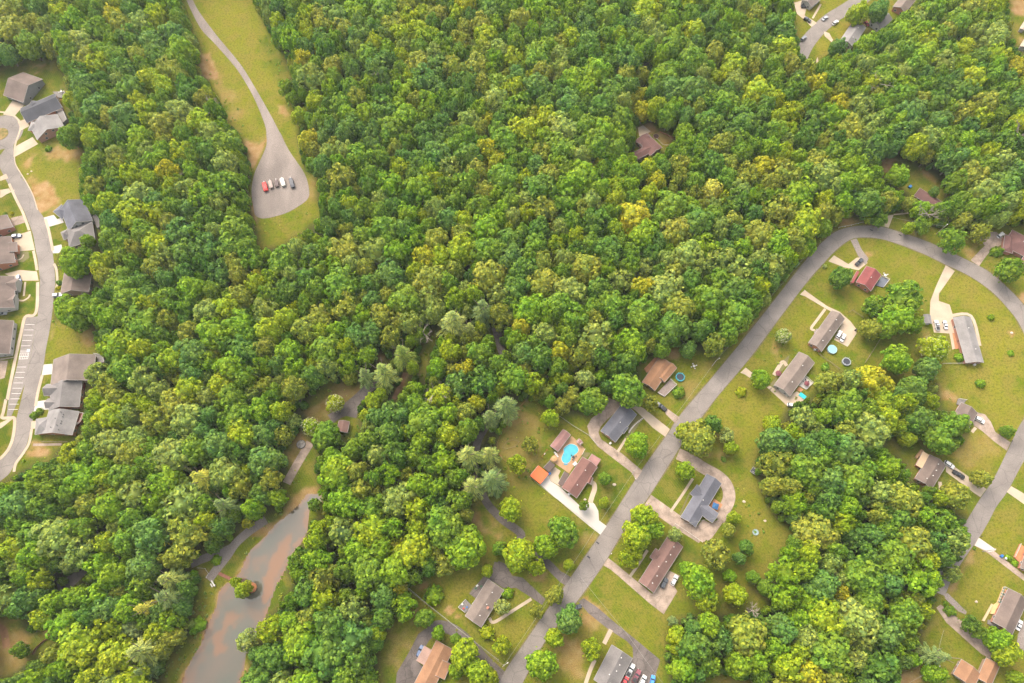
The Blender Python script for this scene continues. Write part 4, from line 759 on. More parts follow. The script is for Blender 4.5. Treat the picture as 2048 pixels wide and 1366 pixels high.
house('grey-brown roofed house with the long wooden front deck', [('Q', '1320,680 1190,965 1035,838', 'g', 3.0, 2.1), ('Q', '1215,745 1080,760 1100,700', 'g', 2.9, 1.3)][:1], 'brown', 'brick', wins=4)
house('left tan-orange roofed wing in the bottom right corner', [('Q', '930,1295 860,1420 685,1312', 'g', E1, 1.7), ('Q', '1085,1230 1010,1400 900,1320', 'g', E1, 1.6), ], 'tan', 'tanbrick')
house('house with rusty orange porch cut by the right edge', [('Q', '1340,160 1260,400 1330,440', 'g', E1, 1.4)], 'brown', 'orangebrick')
house('red-brown angular roof house hidden in the upper woods', [('C', '372,865 470,960 390,1010', 'g', 2.9, 1.5), ('C', '430,975 300,1040 285,990', 'g', 2.85, 1.2), ('C', '355,872 300,925 345,965', 'g', 2.8, 1.0)], 'maroon', 'brick')
house('pale grey roofed house beside the far top street', [('D', '560,180 475,305 405,240', 'g', 3.2, 1.8), ('D', '545,170 570,200 520,215', 'g', 3.1, 1)][:1], 'pale', 'white', vents=2)
house('dark grey roofed house right of the far top street', [('D', '735,130 655,190 610,115', 'g', 3.2, 1.9)], 'grey', 'white', gwin=1)
house('brown roofed house at the very top edge of the photo', [('D', '885,-5 815,85 725,55', 'g', 3.2, 2.0), ('D', '820,50 760,30 775,0', 'g', 3.1, 1.6)][:1], 'taupe', 'brick')
house('cream walled house in the upper corner of the far street', [('D', '275,-15 205,45 140,0', 'g', 3.2, 1.9)], 'taupe', 'white')
house('long maroon roofed house below the small meadow', [('D', '910,1222 1055,1312 1030,1370', 'g', 3, 1.3), ('D', '880,1230 925,1265 905,1290', 's', 2.7, .3, 'taupe')][:1], 'maroon', 'brick')
house('white awning shed at the far right top edge', [('D', '1600,235 1560,300 1600,320', 'g', 2.4, .8)], 'cream', 'white', 'shed', 'shed', wins=1, gwin=0, group='sheds in the gardens')
house('small white canopy shed above the far right dirt yard', [('D', '1590,135 1558,185 1590,200', 'g', 2.4, .6)], 'cream', 'white', 'shed', 'shed', wins=1, gwin=0, group='sheds in the gardens')
house('tiny pink roofed building beside the asphalt path in the woods', [('T', '448,762 430,845 505,880', 'g', 2.6, 1.2)], 'salmon', 'pink', 'shed', 'shed', wins=1, group='sheds in the gardens')
house('small grey roofed shed next to the broad concrete drive', [('F', '890,785 900,845 855,855', 'g', 2.3, .8)], 'pale', 'white', 'shed', 'shed', wins=1, gwin=0, group='sheds in the gardens')
house('tiny dark roofed playhouse at the wood edge of the open lawn', [('O', '990,135 1030,165 1010,200', 'g', 1.9, .6)], 'dark', 'white', 'shed', 'shed', wins=1, gwin=0, group='sheds in the gardens')
# houses along the street on the left
G2 = 'houses along the left street'
house('brown steep gable house with grey siding on the corner lawn', [('A', '148,468 22,618 152,668', 'g', 3.4, 4.4), ('A', '60,560 28,612 90,650', 'g', 3.2, 2.0)][:1] if 0 else [('A', '150,470 278,516 156,668', 'g', 3.4, 4.4)], 'brown', 'grey', group=G2)
house('dark charcoal roofed house between the brown house and the brick gable', [('A', '175,800 405,700 335,618', 'g', 3.2, 2.8), ('A', '205,655 150,770 215,800', 'h', 3.1, 2.0)], 'dark', 'brick', group=G2)
house('grey roofed house with the red brick gable wall', [('A', '372,742 418,826 242,910', 'g', 3.4, 3.6), ('A', '205,792 182,848 240,880', 'h', 3.3, 1.8)], 'pale', 'brick', group=G2, gwin=2)
house('blue-grey roofed house with the white gable wall', [('E', '545,60 602,200 437,240', 'g', 3.4, 4.2), ('E', '400,95 345,140 400,190', 'h', 3.2, 2.2)], 'slate', 'white', group=G2, gwin=2)
house('grey hipped roof house below the white gabled one', [('E', '450,372 618,322 600,205', 'h', 3.4, 3.2), ('E', '440,255 395,275 392,335', 'h', 3.2, 1.8)], 'grey', 'tanbrick', group=G2)
house('brown roofed house between the two large green street trees', [('E', '600,522 578,662 395,668', 'g', 3.4, 3.4), ('E', '440,540 405,560 395,660', 'h', 3.2, 1.6)][:1], 'brown', 'tanbrick', group=G2)
house('big brown roofed house beside the parking lines', [('S', '622,355 605,522 330,545', 'g', 3.4, 4.4), ('S', '400,360 345,410 350,480', 'h', 3.3, 2.0)][:1], 'taupe', 'tanbrick', group=G2, gwin=2)
house('charcoal roofed house with twin front gables over the white drive', [('S', '535,525 515,695 318,705', 'g', 3.4, 3.6), ('S', '400,545 303,548 308,622', 'g', 3.3, 2.3), ('S', '385,642 312,642 320,705', 'g', 3.3, 2.0)], 'grey', 'brick', group=G2)
house('pale grey roofed house with a row of dark vents and orange brick wall', [('S', '515,725 470,878 262,902', 'g', 3.4, 3.4), ('S', '325,760 235,775 262,870', 'h', 3.2, 2.2)], 'pale', 'orangebrick', group=G2, vents=9)
house('brown roofed brick house at the upper left street edge', [('E', '45,160 85,240 -60,285', 'g', 3.2, 2.6)], 'brown', 'brick', group=G2)
house('sprawling brown roofed house with brick end wall at the left edge', [('E', '70,300 100,470 -60,500', 'g', 3.2, 3.0), ('E', '110,340 112,400 40,395', 'g', 3.0, 1.4)], 'brown', 'orangebrick', group=G2)
house('brown roofed white walled house with front dormers at the left edge', [('E', '95,560 95,765 -90,785', 'g', 3.4, 3.6), ('E', '60,580 125,575 130,650', 'g', 3.3, 2.0), ('E', '50,690 100,680 105,760', 'g', 3.3, 1.8)], 'brown', 'white', group=G2)
house('brown roofed house beside the first parking bays at the left edge', [('S', '90,135 62,350 -90,350', 'g', 3.4, 3.2), ('S', '60,290 80,290 78,340', 'g', 3.2, .9)][:1], 'brown', 'white', group=G2)
# ================================================================ POOLS AND GARDEN THINGS
dk = empty('pool_deck', G(*uv('N', 420, 480)))
def loc(o, P): return [(p.x - o.location.x, p.y - o.location.y) for p in P]
P_ = loc(dk, gpts('N', '440,272 500,330 578,410 540,480 410,665 262,562 205,520 290,440 350,360'))
b = MB(); b.prism(P_, -.2, .08); b.build('paving', mat('deck_stone', (0.245, 0.153, 0.085), .85, .1, .5, fine=.06), dk); tag(dk, 'tan paved terrace round the kidney-shaped pool', 'terrace')
pl = empty('swimming_pool', G(*uv('N', 420, 460))); PP = smooth_poly(loc(pl, gpts('N', '430,358 482,374 506,410 500,442 462,475 436,492 425,530 395,557 352,552 332,512 344,470 356,440 354,405 390,374')))
b = MB(); b.prism(PP, .02, .10); b.build('water', mat('pool_water', (.02, .23, .29), .05, .16, .5, spec=.6), pl)
Q_ = [(x * 1.045, y * 1.035) for x, y in PP]; b = MB(); n = len(PP)
b.add([(x, y, .13) for x, y in PP] + [(x, y, .13) for x, y in Q_] + [(x, y, .0) for x, y in Q_] + [(x, y, .0) for x, y in PP], [(i, (i + 1) % n, (i + 1) % n + n, i + n) for i in range(n)] + [(i + n, (i + 1) % n + n, (i + 1) % n + 2 * n, i + 2 * n) for i in range(n)] + [(i, (i + 1) % n, (i + 1) % n + 3 * n, i + 3 * n) for i in range(n)])
b.build('coping', M_CONC_NEW(), pl)
b = MB(); b.prism(loc(pl, gpts('N', '352,562 398,562 390,580 358,578')), .0, .12); b.build('steps', mat('pool_tile', (0.034, 0.150, 0.218), .3, .1, 1), pl)
tag(pl, 'turquoise kidney-shaped swimming pool', 'swimming pool')
def lounger(z, x, y, rz, label):
    t = empty('sun_lounger', G(*uv(z, x, y)) + Vector((0, 0, .08)), rz); b = MB(); b.box((0, -.25, .3), (.65, 1.3, .08)); b.build('seat', M_WHITE(), t); b = MB(); b.box((0, .7, .5), (.65, .7, .07)); q = b.build('backrest', M_WHITE(), t)
    b = MB()
    for a in (-.28, .28):
        for c_ in (-.8, .8): b.box((a, c_, .13), (.05, .05, .28))
    b.build('legs', M_METAL(), t); tag(t, label, 'sun lounger', 'white loungers on the pool terrace')
lounger('N', 272, 460, .75, 'upper white lounger of the pair left of the pool'); lounger('N', 282, 480, .75, 'lower white lounger of the pair left of the pool'); lounger('N', 466, 560, 2.3, 'white lounger nearest the house wall, upper of the pair'); lounger('N', 478, 572, 2.3, 'white lounger nearest the house wall, lower of the pair')
def umbrella(z, x, y, r, m, label, n=8, zb=.08):
    t = empty('patio_umbrella', G(*uv(z, x, y), 2.2) * 1); t.location.z = zb; b = MB(); b.tube([(0, 0, 0), (0, 0, 2.3)], .04, 8); b.build('pole', M_METAL(), t)
    b = MB(); b.cyl((0, 0, 0), .28, .06, 12); b.build('base', M_METAL(), t)
    b = MB(); vs = [(r * math.cos(i * 2 * math.pi / n + .4), r * math.sin(i * 2 * math.pi / n + .4), 1.95) for i in range(n)] + [(0, 0, 2.5)] + [(r * math.cos(i * 2 * math.pi / n + .4), r * math.sin(i * 2 * math.pi / n + .4), 1.8) for i in range(n)]
    b.add(vs, [(i, (i + 1) % n, n) for i in range(n)] + [(i, n + 1 + i, n + 1 + (i + 1) % n, (i + 1) % n) for i in range(n)]); b.build('canopy', m, t); tag(t, label, 'umbrella', 'patio umbrellas')
umbrella('N', 255, 508, 1.35, mat('tan_canvas', (0.313, 0.184, 0.088), .9, .05, 1), 'round tan umbrella left of the kidney-shaped pool', 12)
umbrella('O', 688, 450, 1.9, mat('blue_canvas', (0.024, 0.075, 0.163), .9, .1, 1), 'square blue umbrella on the brown patio behind the grey L-shaped house', 4)
umbrella('J', 311, 748, 1.5, mat('maroon_canvas', (0.109, 0.034, 0.041), .9, .1, 1), 'maroon umbrella in front of the long taupe roofed house', 8)
umbrella('J', 540, 830, 1.3, mat('maroon_canvas', (0.109, 0.034, 0.041), .9, .1, 1), 'small maroon umbrella on the white rear patio', 8, .1)
def patio(z, s, m, label, h=.12, rail=None, name='patio', cat='patio'):
    P = gpts(z, s); c = sum(P, Vector()) / len(P); t = empty(name, (c.x, c.y, 0)); Q = loc(t, P); b = MB(); b.prism(Q, -.2, h); b.build('floor', m, t)
    if rail:
        b = MB(); pl_ = [Q[i] for i in rail]
        for a, c_ in zip(pl_[:-1], pl_[1:]):
            d = Vector(c_) - Vector(a); L = d.length; rz = math.atan2(d.y, d.x); mid = ((a[0] + c_[0]) / 2, (a[1] + c_[1]) / 2)
            b.box((*mid, h + 1.0), (L, .1, .08), rz); b.box((*mid, h + .15), (L, .06, .06), rz); k = int(L / .35)
            for j in range(k + 1): b.box((a[0] + d.x * j / max(1, k), a[1] + d.y * j / max(1, k), h + .55), (.05, .05, .9), rz)
        b.build('railing', M_WHITE(), t)
    tag(t, label, cat, name + 's behind the houses'); return t
pk = mat('patio_brick', (0.286, 0.136, 0.068), .9, .2, 1.2)
patio('O', '678,392 745,440 700,500 632,450', pk, 'brown brick patio under the blue umbrella')
patio('J', '520,775 582,830 530,882 473,850', mat('pale_patio', (0.340, 0.309, 0.286), .8, .06, 1), 'white rear patio with dark table set', .3, [0, 1, 2])
patio('J', '475,855 510,880 490,900 450,885', pk, 'small orange brick landing below the white rear patio')
patio('M', '715,742 765,790 712,842 660,800', mat('deck_grey', (0.136, 0.122, 0.116), .85, .3, 2), 'dark railed deck crowded with things behind the taupe roofed house', .8, [0, 3, 2], 'deck', 'deck')
patio('I', '1170,258 1212,295 1132,372 1088,345', mat('deck_grey2', (0.163, 0.129, 0.116), .85, .3, 2), 'grey front deck with white railing of the tan roofed house', .6, [0, 1, 2, 3], 'deck', 'deck')
patio('I', '1075,110 1110,108 1060,190 1020,215 1000,190', pk, 'brown rear deck strewn with things behind the tan roofed house', .5, None, 'deck', 'deck')
patio('F', '555,525 605,548 565,600 515,585', mat('deck_slate', (0.088, 0.095, 0.116), .8, .1, 1), 'dark grey deck beside the red metal roof', .5, [0, 1, 2], 'deck', 'deck')
patio('F', '1040,910 1075,905 1110,1010 1060,1020', pk, 'narrow brick patio on the inner side of the long grey house')
patio('Q', '1110,560 1135,570 1075,735 1060,765 1040,790 1000,785 1020,720 1060,690', mat('light_deck', (0.408, 0.286, 0.136), .85, .1, 1), 'long light wood front deck with potted plants', .7, [7, 0, 1], 'deck', 'deck')
patio('Q', '1015,700 1030,712 955,850 935,842', mat('ramp_wood', (0.340, 0.272, 0.163), .85, .1, 1), 'straight wooden ramp leading to the light front deck', .4, None, 'deck', 'deck')
patio('Q', '985,835 1035,850 1110,890 1090,915 980,870', mat('deck_grey', (0.136, 0.122, 0.116), .85, .3, 2), 'weathered grey deck at the lower end of the house with the wooden front deck', .5, None, 'deck', 'deck')
patio('Q', '1250,200 1300,235 1290,400 1200,310', mat('rust_deck', (0.340, 0.136, 0.061), .85, .2, 1), 'rusty orange porch with white rail at the right edge', .6, [0, 3], 'deck', 'deck')
patio('E', '605,140 650,190 670,240 640,255 600,160', mat('deck_grey', (0.136, 0.122, 0.116), .85, .3, 2), 'narrow dark rear deck of the blue-grey house', 1.2, [0, 1, 2], 'deck', 'deck')
patio('S', '525,530 560,545 540,630 520,630', mat('red_deck', (0.170, 0.034, 0.034), .85, .2, 1), 'dark red rear deck of the charcoal roofed house', 2.0, [0, 1, 2], 'deck', 'deck')
patio('S', '515,740 565,745 540,800 505,830', mat('red_deck2', (0.170, 0.054, 0.034), .85, .2, 1), 'rusty rear deck of the pale grey roofed house', 2.0, [0, 1, 2, 3], 'deck', 'deck')
patio('S', '620,355 680,365 690,410 610,420', mat('deck_grey', (0.136, 0.122, 0.116), .85, .3, 2), 'dark rear deck of the big brown roofed house', 1.2, [0, 1, 2], 'deck', 'deck')
patio('A', '385,745 425,735 450,790 420,815', mat('deck_grey', (0.136, 0.122, 0.116), .85, .3, 2), 'cluttered rear deck of the grey roofed brick gable house', 2.0, [0, 1, 2], 'deck', 'deck')
patio('A', '345,600 425,600 440,640 380,640', mat('deck_grey', (0.136, 0.122, 0.116), .85, .3, 2), 'rear deck with furniture behind the dark charcoal roof', .6, [1, 2], 'deck', 'deck')
patio('K', '735,335 790,345 760,385 725,372', mat('deck_grey', (0.136, 0.122, 0.116), .85, .3, 2), 'small grey rear deck of the house half under trees', .5, [0, 1], 'deck', 'deck')
patio('K', '480,680 500,692 450,745 440,730', M_WOOD(), 'slatted wooden rack behind the tan flat annex', .9, None, 'rack', 'rack')
def round_pool(z, x, y, r, h, inner, rim, label, name, cat, grp, zc=.0):
    c_ = G(*uv(z, x, y), h); t = empty(name, (c_.x, c_.y, 0)); b = MB(); b.ring((0, 0, -.1), r * .93, r, h + .1, 32); b.build('wall' if cat == 'pool' else 'frame', rim, t)
    b = MB(); b.cyl((0, 0, h - .12), r * .93, .05, 32); b.build('water' if cat == 'pool' else 'mat', inner, t)
    if cat == 'trampoline':
        b = MB(); b.ring((0, 0, h + .02), r * .80, r * 1.0, .06, 32); b.build('pad', rim, t); b = MB()
        for k in range(6): b.tube([(r * math.cos(k), r * math.sin(k), 0), (r * math.cos(k), r * math.sin(k), h + 1.5)], .04, 6)
        b.build('poles', M_METAL(), t)
    tag(t, label, cat, grp)
round_pool('J', 743, 555, 2.3, 1.2, mat('aqua_cover', (0.150, 0.313, 0.320), .35, .05, 1), mat('pool_wall', (0.238, 0.306, 0.340), .5, .1, 1), 'round above-ground pool with pale aqua cover', 'round_pool', 'pool', 'round pools')
round_pool('J', 857, 655, 2.1, .9, mat('tramp_mat', (0.024, 0.027, 0.037), .7, .1, 1), mat('tramp_pad_white', (0.204, 0.224, 0.245), .6, .1, 1), 'round dark trampoline with pale rim below the above-ground pool', 'trampoline', 'trampoline', 'trampolines')
round_pool('I', 1238, 240, 2.2, .9, mat('tramp_mat', (0.024, 0.027, 0.037), .7, .1, 1), mat('tramp_pad_blue', (0.020, 0.190, 0.245), .6, .1, 1), 'round dark trampoline with teal rim beside the tan roofed house', 'trampoline', 'trampoline', 'trampolines')
round_pool('T', 158, 942, 2.1, .5, mat('ash', (0.177, 0.160, 0.146), .9, .6, 1.2), mat('dark_stone', (0.048, 0.051, 0.054), .9, .4, 2), 'ring of dark stones round a pale fire bed at the wood path', 'fire_ring', 'fire ring', None)
round_pool('O', 1010, 660, 1.4, .3, mat('tarp', (0.170, 0.224, 0.231), .6, .3, 2), mat('tarp_rim', (0.136, 0.184, 0.190), .6, .1, 1), 'small covered grey-green round tub out on the back lawn', 'tub', 'tub', None)
round_pool('C', 430, 885, 1.7, .5, mat('firepit', (0.041, 0.020, 0.017), .8, .3, 2), mat('pit_stone', (0.272, 0.177, 0.122), .9, .2, 1), 'round stone fire pit beside the hidden red-brown house', 'fire_pit', 'fire ring', None)
def table_set(z, x, y, label, m=None, zb=.3, chairs=5):
    p = G(*uv(z, x, y)); t = empty('garden_table', (p.x, p.y, zb)); b = MB(); b.cyl((0, 0, .68), .65, .06, 16); b.build('tabletop', m or M_BLACK(), t); b = MB(); b.cyl((0, 0, 0), .08, .68, 8); b.build('leg', M_METAL(), t); tag(t, label, 'table', 'garden tables')
    for k in range(chairs):
        a = k * 6.283 / chairs + .3; c_ = empty('garden_chair', (p.x + 1.25 * math.cos(a), p.y + 1.25 * math.sin(a), zb), a); b = MB(); b.box((0, 0, .43), (.5, .5, .06)); b.build('seat', m or M_BLACK(), c_); b = MB(); b.box((.25, 0, .7), (.05, .5, .5)); b.build('backrest', m or M_BLACK(), c_); b = MB()
        for q in (-.2, .2):
            for w_ in (-.2, .2): b.box((q, w_, .2), (.04, .04, .42))
        b.build('legs', M_METAL(), c_); sd_ = ['right', 'upper right', 'upper', 'upper left', 'left', 'lower left', 'lower', 'lower right'][int(((math.degrees(a) + 22.5) % 360) // 45)]; tag(c_, f'chair on the {sd_} side of the ' + label, 'chair', 'chairs around the ' + label)
table_set('J', 525, 825, 'dark table on the white rear patio'); table_set('N', 455, 497, 'dark table at the pool edge', zb=.08, chairs=3); table_set('F', 575, 520, 'grey table beside the red metal roof', M_METAL(), .5, 4); table_set('A', 405, 605, 'white table behind the dark charcoal roof', M_WHITE(), .6, 4); table_set('I', 1325, 172, 'pale table on the lawn near the teal trampoline', M_WHITE(), 0, 4)
# planters, bins and small clutter in their own right
def crate(z, x, y, m, dims, label, cat, rz=.6, zb=0.0, name=None, grp=None):
    p = G(*uv(z, x, y)); t = empty(name or cat.replace(' ', '_'), (p.x, p.y, zb), rz); b = MB(); b.box((0, 0, dims[2] / 2), dims, 0, 1.08); b.build('body', m, t); b = MB(); b.box((0, 0, dims[2] + .05), (dims[0] * 1.12, dims[1] * 1.12, .1)); b.build('lid', m, t); tag(t, label, cat, grp)
BL = mat('blue_plastic', (0.020, 0.102, 0.286), .4, .1, 1); GR = mat('green_plastic', (0.027, 0.082, 0.041), .5, .1, 1); RD = mat('red_plastic', (0.340, 0.034, 0.027), .5, .1, 1)
crate('N', 205, 672, BL, (1.1, .9, 1.1), 'blue bin at the corner of the orange carport', 'bin', grp='wheeled bins and boxes'); crate('Q', 1095, 303, BL, (1.2, .8, 1.1), 'blue bin beside the narrow drive at the right edge', 'bin', grp='wheeled bins and boxes'); crate('Q', 1128, 322, M_WHITE(), (.8, .7, 1.1), 'white bin beside the blue one at the right edge', 'bin', grp='wheeled bins and boxes')
crate('D', 842, 1218, BL, (1.6, 1.2, 1.0), 'blue tarp covered stack above the maroon roof in the woods', 'box', grp='wheeled bins and boxes'); crate('N', 410, 885, M_METAL(), (1, 1, 1), 'grey air conditioner at the lower gable end of the red-brown roof', 'air conditioner', grp='air conditioners'); crate('J', 598, 562, M_METAL(), (1, 1, 1), 'grey air conditioner at the brick end of the house with the round pool', 'air conditioner', grp='air conditioners')
crate('M', 778, 772, M_WHITE(), (1.3, .9, 1.2), 'white cabinet against the rear wall of the taupe roofed house', 'cabinet', zb=0); crate('N', 842, 352, M_WHITE(), (1, .8, .8), 'white box beside the curved drive near the slate-grey house', 'box', grp='wheeled bins and boxes'); crate('F', 1187, 1128, M_WHITE(), (.9, .9, .9), 'white air conditioner at the lower end of the long grey house', 'air conditioner', grp='air conditioners'); crate('J', 926, 405, M_BLACK(), (.9, .7, 1.1), 'dark bin on the rounded edge of the drive with two white cars', 'bin', grp='wheeled bins and boxes')
crate('J', 500, 932, mat('teal_water', (0.027, 0.306, 0.340), .2, .2, 1), (3.0, 1.8, .35), 'teal paddling pool on the drive end behind the long taupe roof', 'paddling pool', rz=-.7)
crate('M', 690, 778, M_WHITE(), (.7, .7, .5), 'white pot on the cluttered deck, upper one', 'pot', zb=.8, grp='pots on the deck'); crate('M', 700, 810, RD, (.6, .6, .5), 'red pot on the cluttered deck', 'pot', zb=.8, grp='pots on the deck'); crate('M', 725, 800, BL, (.6, .6, .5), 'blue pot on the cluttered deck', 'pot', zb=.8, grp='pots on the deck')
for k in range(6): crate('Q', 1112 - k * 8, 572 + k * 23, GR, (.6, .6, .5), f'dark green potted plant on the light front deck, {["topmost", "second from top", "third from top", "third from bottom", "second from bottom", "lowest"][k]}', 'planter', zb=.7, grp='planters on the light deck')
for k, (a, b_, m_) in enumerate([(790, 660, GR), (800, 640, M_WHITE()), (830, 645, GR)]): crate('M', a, b_, m_, (.9, .6, .6), ['dark green box on the stony strip behind the taupe roof', 'white box on the stony strip behind the taupe roof', 'green box nearest the taupe roof on the stony strip'][k], 'box', grp='wheeled bins and boxes')
# mulched beds with edging and flowering shrubs are ground cover sheets
for z, s in [('I', '880,560 905,600 870,640 900,650 1000,505 960,490'), ('J', '330,660 400,600 375,690 300,770 270,760'), ('O', '585,540 650,585 640,570 590,530'), ('O', '400,540 490,340 480,330 390,530'), ('N', '560,440 640,450 600,500 540,490'), ('E', '100,400 185,400 190,440 150,470 105,465'), ('J', '240,840 300,770 280,840 400,935 380,925'), ('M', '740,700 800,740 870,640 830,600 760,660'), ('F', '945,640 950,600 960,610 955,650')]:
    sheet('planting_bed', mat('mulch', (0.109, 0.058, 0.041), .95, .5, 2.2, col2=(.10, .13, .04)), g2(pts(z, s)), .028)
# stepping stones, each lying loose on the lawn
sm = None
NTH = ['first', 'second', 'third', 'fourth', 'fifth', 'sixth', 'seventh', 'eighth', 'ninth', 'tenth', 'eleventh', 'twelfth', 'thirteenth', 'fourteenth']
for k in range(14):
    t = k / 13; p = G(*uv('I', 1000 + (905 - 1000) * t - 12 * math.sin(t * 3.1), 505 + (600 - 505) * t)); b = MB(); b.prism([(.42 * math.cos(a * .9) * (1 + .15 * math.sin(a * 3 + k)), .36 * math.sin(a * .9)) for a in range(7)], 0, .07); o = b.build('stepping_stone', M_CONC_NEW()); o.location = (p.x, p.y, .02)
    tag(o, f'white stepping stone, {NTH[k]} from the upper end of the dotted row by the slate house', 'stone', 'stepping stones')
# rocks on lawns
def rock(z, x, y, r, label):
    p = G(*uv(z, x, y)); v, f = ICO; rg = np.random.default_rng(int(x)); vv = v * (1 + rg.uniform(-.18, .18, (len(v), 1))) * np.array([r, r * .75, r * .5]); me = bpy.data.meshes.new('rock'); me.from_pydata(vv.tolist(), [], f.tolist()); me.update(); me.materials.append(mat('rock', (0.374, 0.306, 0.245), .9, .2, 1)); o = bpy.data.objects.new('rock', me); COL.objects.link(o); o.location = (p.x, p.y, .1); tag(o, label, 'rock', 'rocks on the lawns')
# ================================================================ FENCES, POLES, WIRES
def fence(z, s, h, m, label, step=2.4, rails=2, solid=False):
    P = gpts(z, s); t = empty('fence', (P[0].x, P[0].y, 0)); Q = loc(t, P); b = MB(); pb = MB()
    for a, c_ in zip(Q[:-1], Q[1:]):
        d = Vector(c_) - Vector(a); L = d.length; rz = math.atan2(d.y, d.x); mid = ((a[0] + c_[0]) / 2, (a[1] + c_[1]) / 2)
        if solid: b.box((*mid, h / 2), (L, .08, h), rz)
        for k in range(rails): b.box((*mid, h * (k + 1) / rails), (L, .09, .10), rz)
        n = max(1, int(L / step))
        for j in range(n + 1): pb.box((a[0] + d.x * j / n, a[1] + d.y * j / n, h / 2), (.14, .14, h + .1), rz)
    b.build('rails' if not solid else 'boards', m, t); pb.build('posts', m, t); tag(t, label, 'fence', 'garden fences')
FW = mat('fence_wood', (0.177, 0.136, 0.102), .9, .3, 1); FR = mat('red_fence', (0.245, 0.116, 0.061), .9, .3, 1); FM = mat('chain_link', (0.245, 0.238, 0.211), .7, .2, 1)
fence('J', '760,480 1150,430 1000,665', 1.3, FM, 'x') if 0 else None
fence('J', '1150,430 1080,545 1000,668', 1.2, FW, 'grey fence between the two back lawns right of the dark trampoline'); fence('J', '632,600 700,650 795,718', 1.3, FW, 'dark fence from the brick end wall down to the woods'); fence('J', '872,262 895,245 985,305', 1.2, FW, 'short grey fence panel right of the rounded concrete drive'); fence('K', '630,95 790,93', 1.1, FM, 'pale fence line at the lower end of the long grey house', 3)
fence('I', '230,400 150,480 90,570 45,680 55,740 110,800', 1.2, FR, 'curved rusty brown fence round the garden left of the pool'); fence('I', '455,500 540,560 640,620 700,690', 1.2, FM, 'grey fence line right of the pool garden'); fence('I', '255,890 400,1010 560,1130 700,1245', .8, FM, 'low grey edging fence along the white concrete drive', 3, 1)
fence('M', '285,655 460,800 660,960 960,1195', 1.1, FM, 'long grey fence running diagonally below the taupe roofed house', 3); fence('O', '360,592 470,665 580,742', .9, M_WHITE(), 'pale rail along the lower edge of the loop drive', 3, 1); fence('R', '490,945 400,985 330,1050 295,1110', 1.2, FR, 'curved rust-red fence in the bottom left woods', 2, 2, True); fence('F', '262,192 350,175 445,152', .9, M_METAL(), 'grey guard rail on the outside of the street bend', 3, 1)
fence('S', '280,925 445,925', 1.4, FW, 'low wooden fence behind the orange brick wall'); fence('T', '1700,1060 1650,980 1650,900 1700,800 1890,600', 1.2, FR, 'x') if 0 else None
fence('I', '80,700 110,660 150,650 190,660 170,690 110,710 80,700', .4, M_CONC_OLD(), 'low pale edging round the bed in the fenced garden', 3, 1); fence('C', '432,905 470,945 530,950', .8, M_WHITE(), 'pale curved edging beside the hidden red-brown house', 3, 1); fence('C', '450,860 500,880 540,905', 1.0, FR, 'short brown wall above the stone fire pit', 2, 2, True)
fence('N', '578,412 545,470', 1.2, M_WHITE(), 'white fence along the right side of the pool terrace', 2); fence('L', '310,628 355,632 380,665 365,690', .8, M_WHITE(), 'pale bent rail at the fork of the gravel paths', 2, 1)
poles = {}
def pole(z, x, y, xb, yb, h, label, arm=1.6, cat='utility pole'):
    pb = G(*uv(z, xb, yb)); t = empty('utility_pole', (pb.x, pb.y, 0), .6); b = MB(); b.tube([(0, 0, -.3), (0, 0, h)], [.17, .11], 8); b.build('pole', mat('pole_wood', (0.258, 0.231, 0.204), .9, .2, 1), t)
    b = MB(); b.box((0, 0, h - .5), (arm, .12, .12)); b.build('crossarm', mat('pole_wood', (0.258, 0.231, 0.204), .9, .2, 1), t)
    b = MB(); 
    for q in (-.45, 0, .45): b.cyl((q * arm, 0, h - .42), .06, .18, 8)
    b.build('insulators', M_WHITE(), t)
    if cat == 'street lamp': 
        b = MB(); b.tube([(0, 0, h - .7), (1.2, 0, h - .3), (1.7, 0, h - .35)], .05, 6); b.box((1.9, 0, h - .38), (.7, .3, .16)); b.build('lamp_head', M_WHITE(), t)
    tag(t, label, cat, 'poles along the streets'); return Vector((pb.x, pb.y, h - .3))
W = {}
W['n'] = pole('N', 1098, 640, 1075, 665, 8, 'pole on the concrete apron where the curved drive meets the street'); W['m'] = pole('M', 975, 1198, 1000, 1228, 9, 'pole with lamp on the bottom street verge below the taupe house', cat='street lamp')
W['f'] = pole('F', 958, 198, 925, 238, 9, 'lamp pole on the outer verge of the street bend', cat='street lamp'); W['q'] = pole('Q', 1040, 245, 940, 264, 9, 'pole leaning over the drive at the right street end'); W['i'] = pole('I', 1440, 160, 1445, 168, 8, 'pole at the wood edge above the tan roofed house', cat='street lamp')
W['o'] = pole('O', 800, 520, 790, 535, 7, 'pole at the corner of the loop drive'); W['o2'] = pole('O', 365, 595, 345, 620, 7, 'pole by the pale rail of the loop drive'); W['m2'] = pole('M', 285, 655, 290, 662, 8, 'pole at the wood corner left of the taupe roofed house'); W['q2'] = pole('Q', 478, 1230, 470, 1240, 8, 'white-topped pole in the bottom right brown clearing', cat='street lamp'); W['k'] = pole('J', 225, 895, 240, 880, 7, 'short pole on the drive left of the long taupe roof')
def wire(a, b_, label, sag=1.0, off=0):
    a = Vector(a); b_ = Vector(b_); n = 14; d = (b_ - a); pr = Vector((-d.y, d.x, 0)).normalized() * off; P = [a + d * (i / n) + pr - Vector((0, 0, sag * 4 * (i / n) * (1 - i / n))) for i in range(n + 1)]; c_ = P[0].copy(); m = MB(); m.tube([p - c_ for p in P], .035, 4); o = m.build('overhead_wire', M_WIRE()); o.location = c_; tag(o, label, 'wire', 'overhead wires')
ww = lambda z, x, y, h=7.5: G(*uv(z, x, y), h)
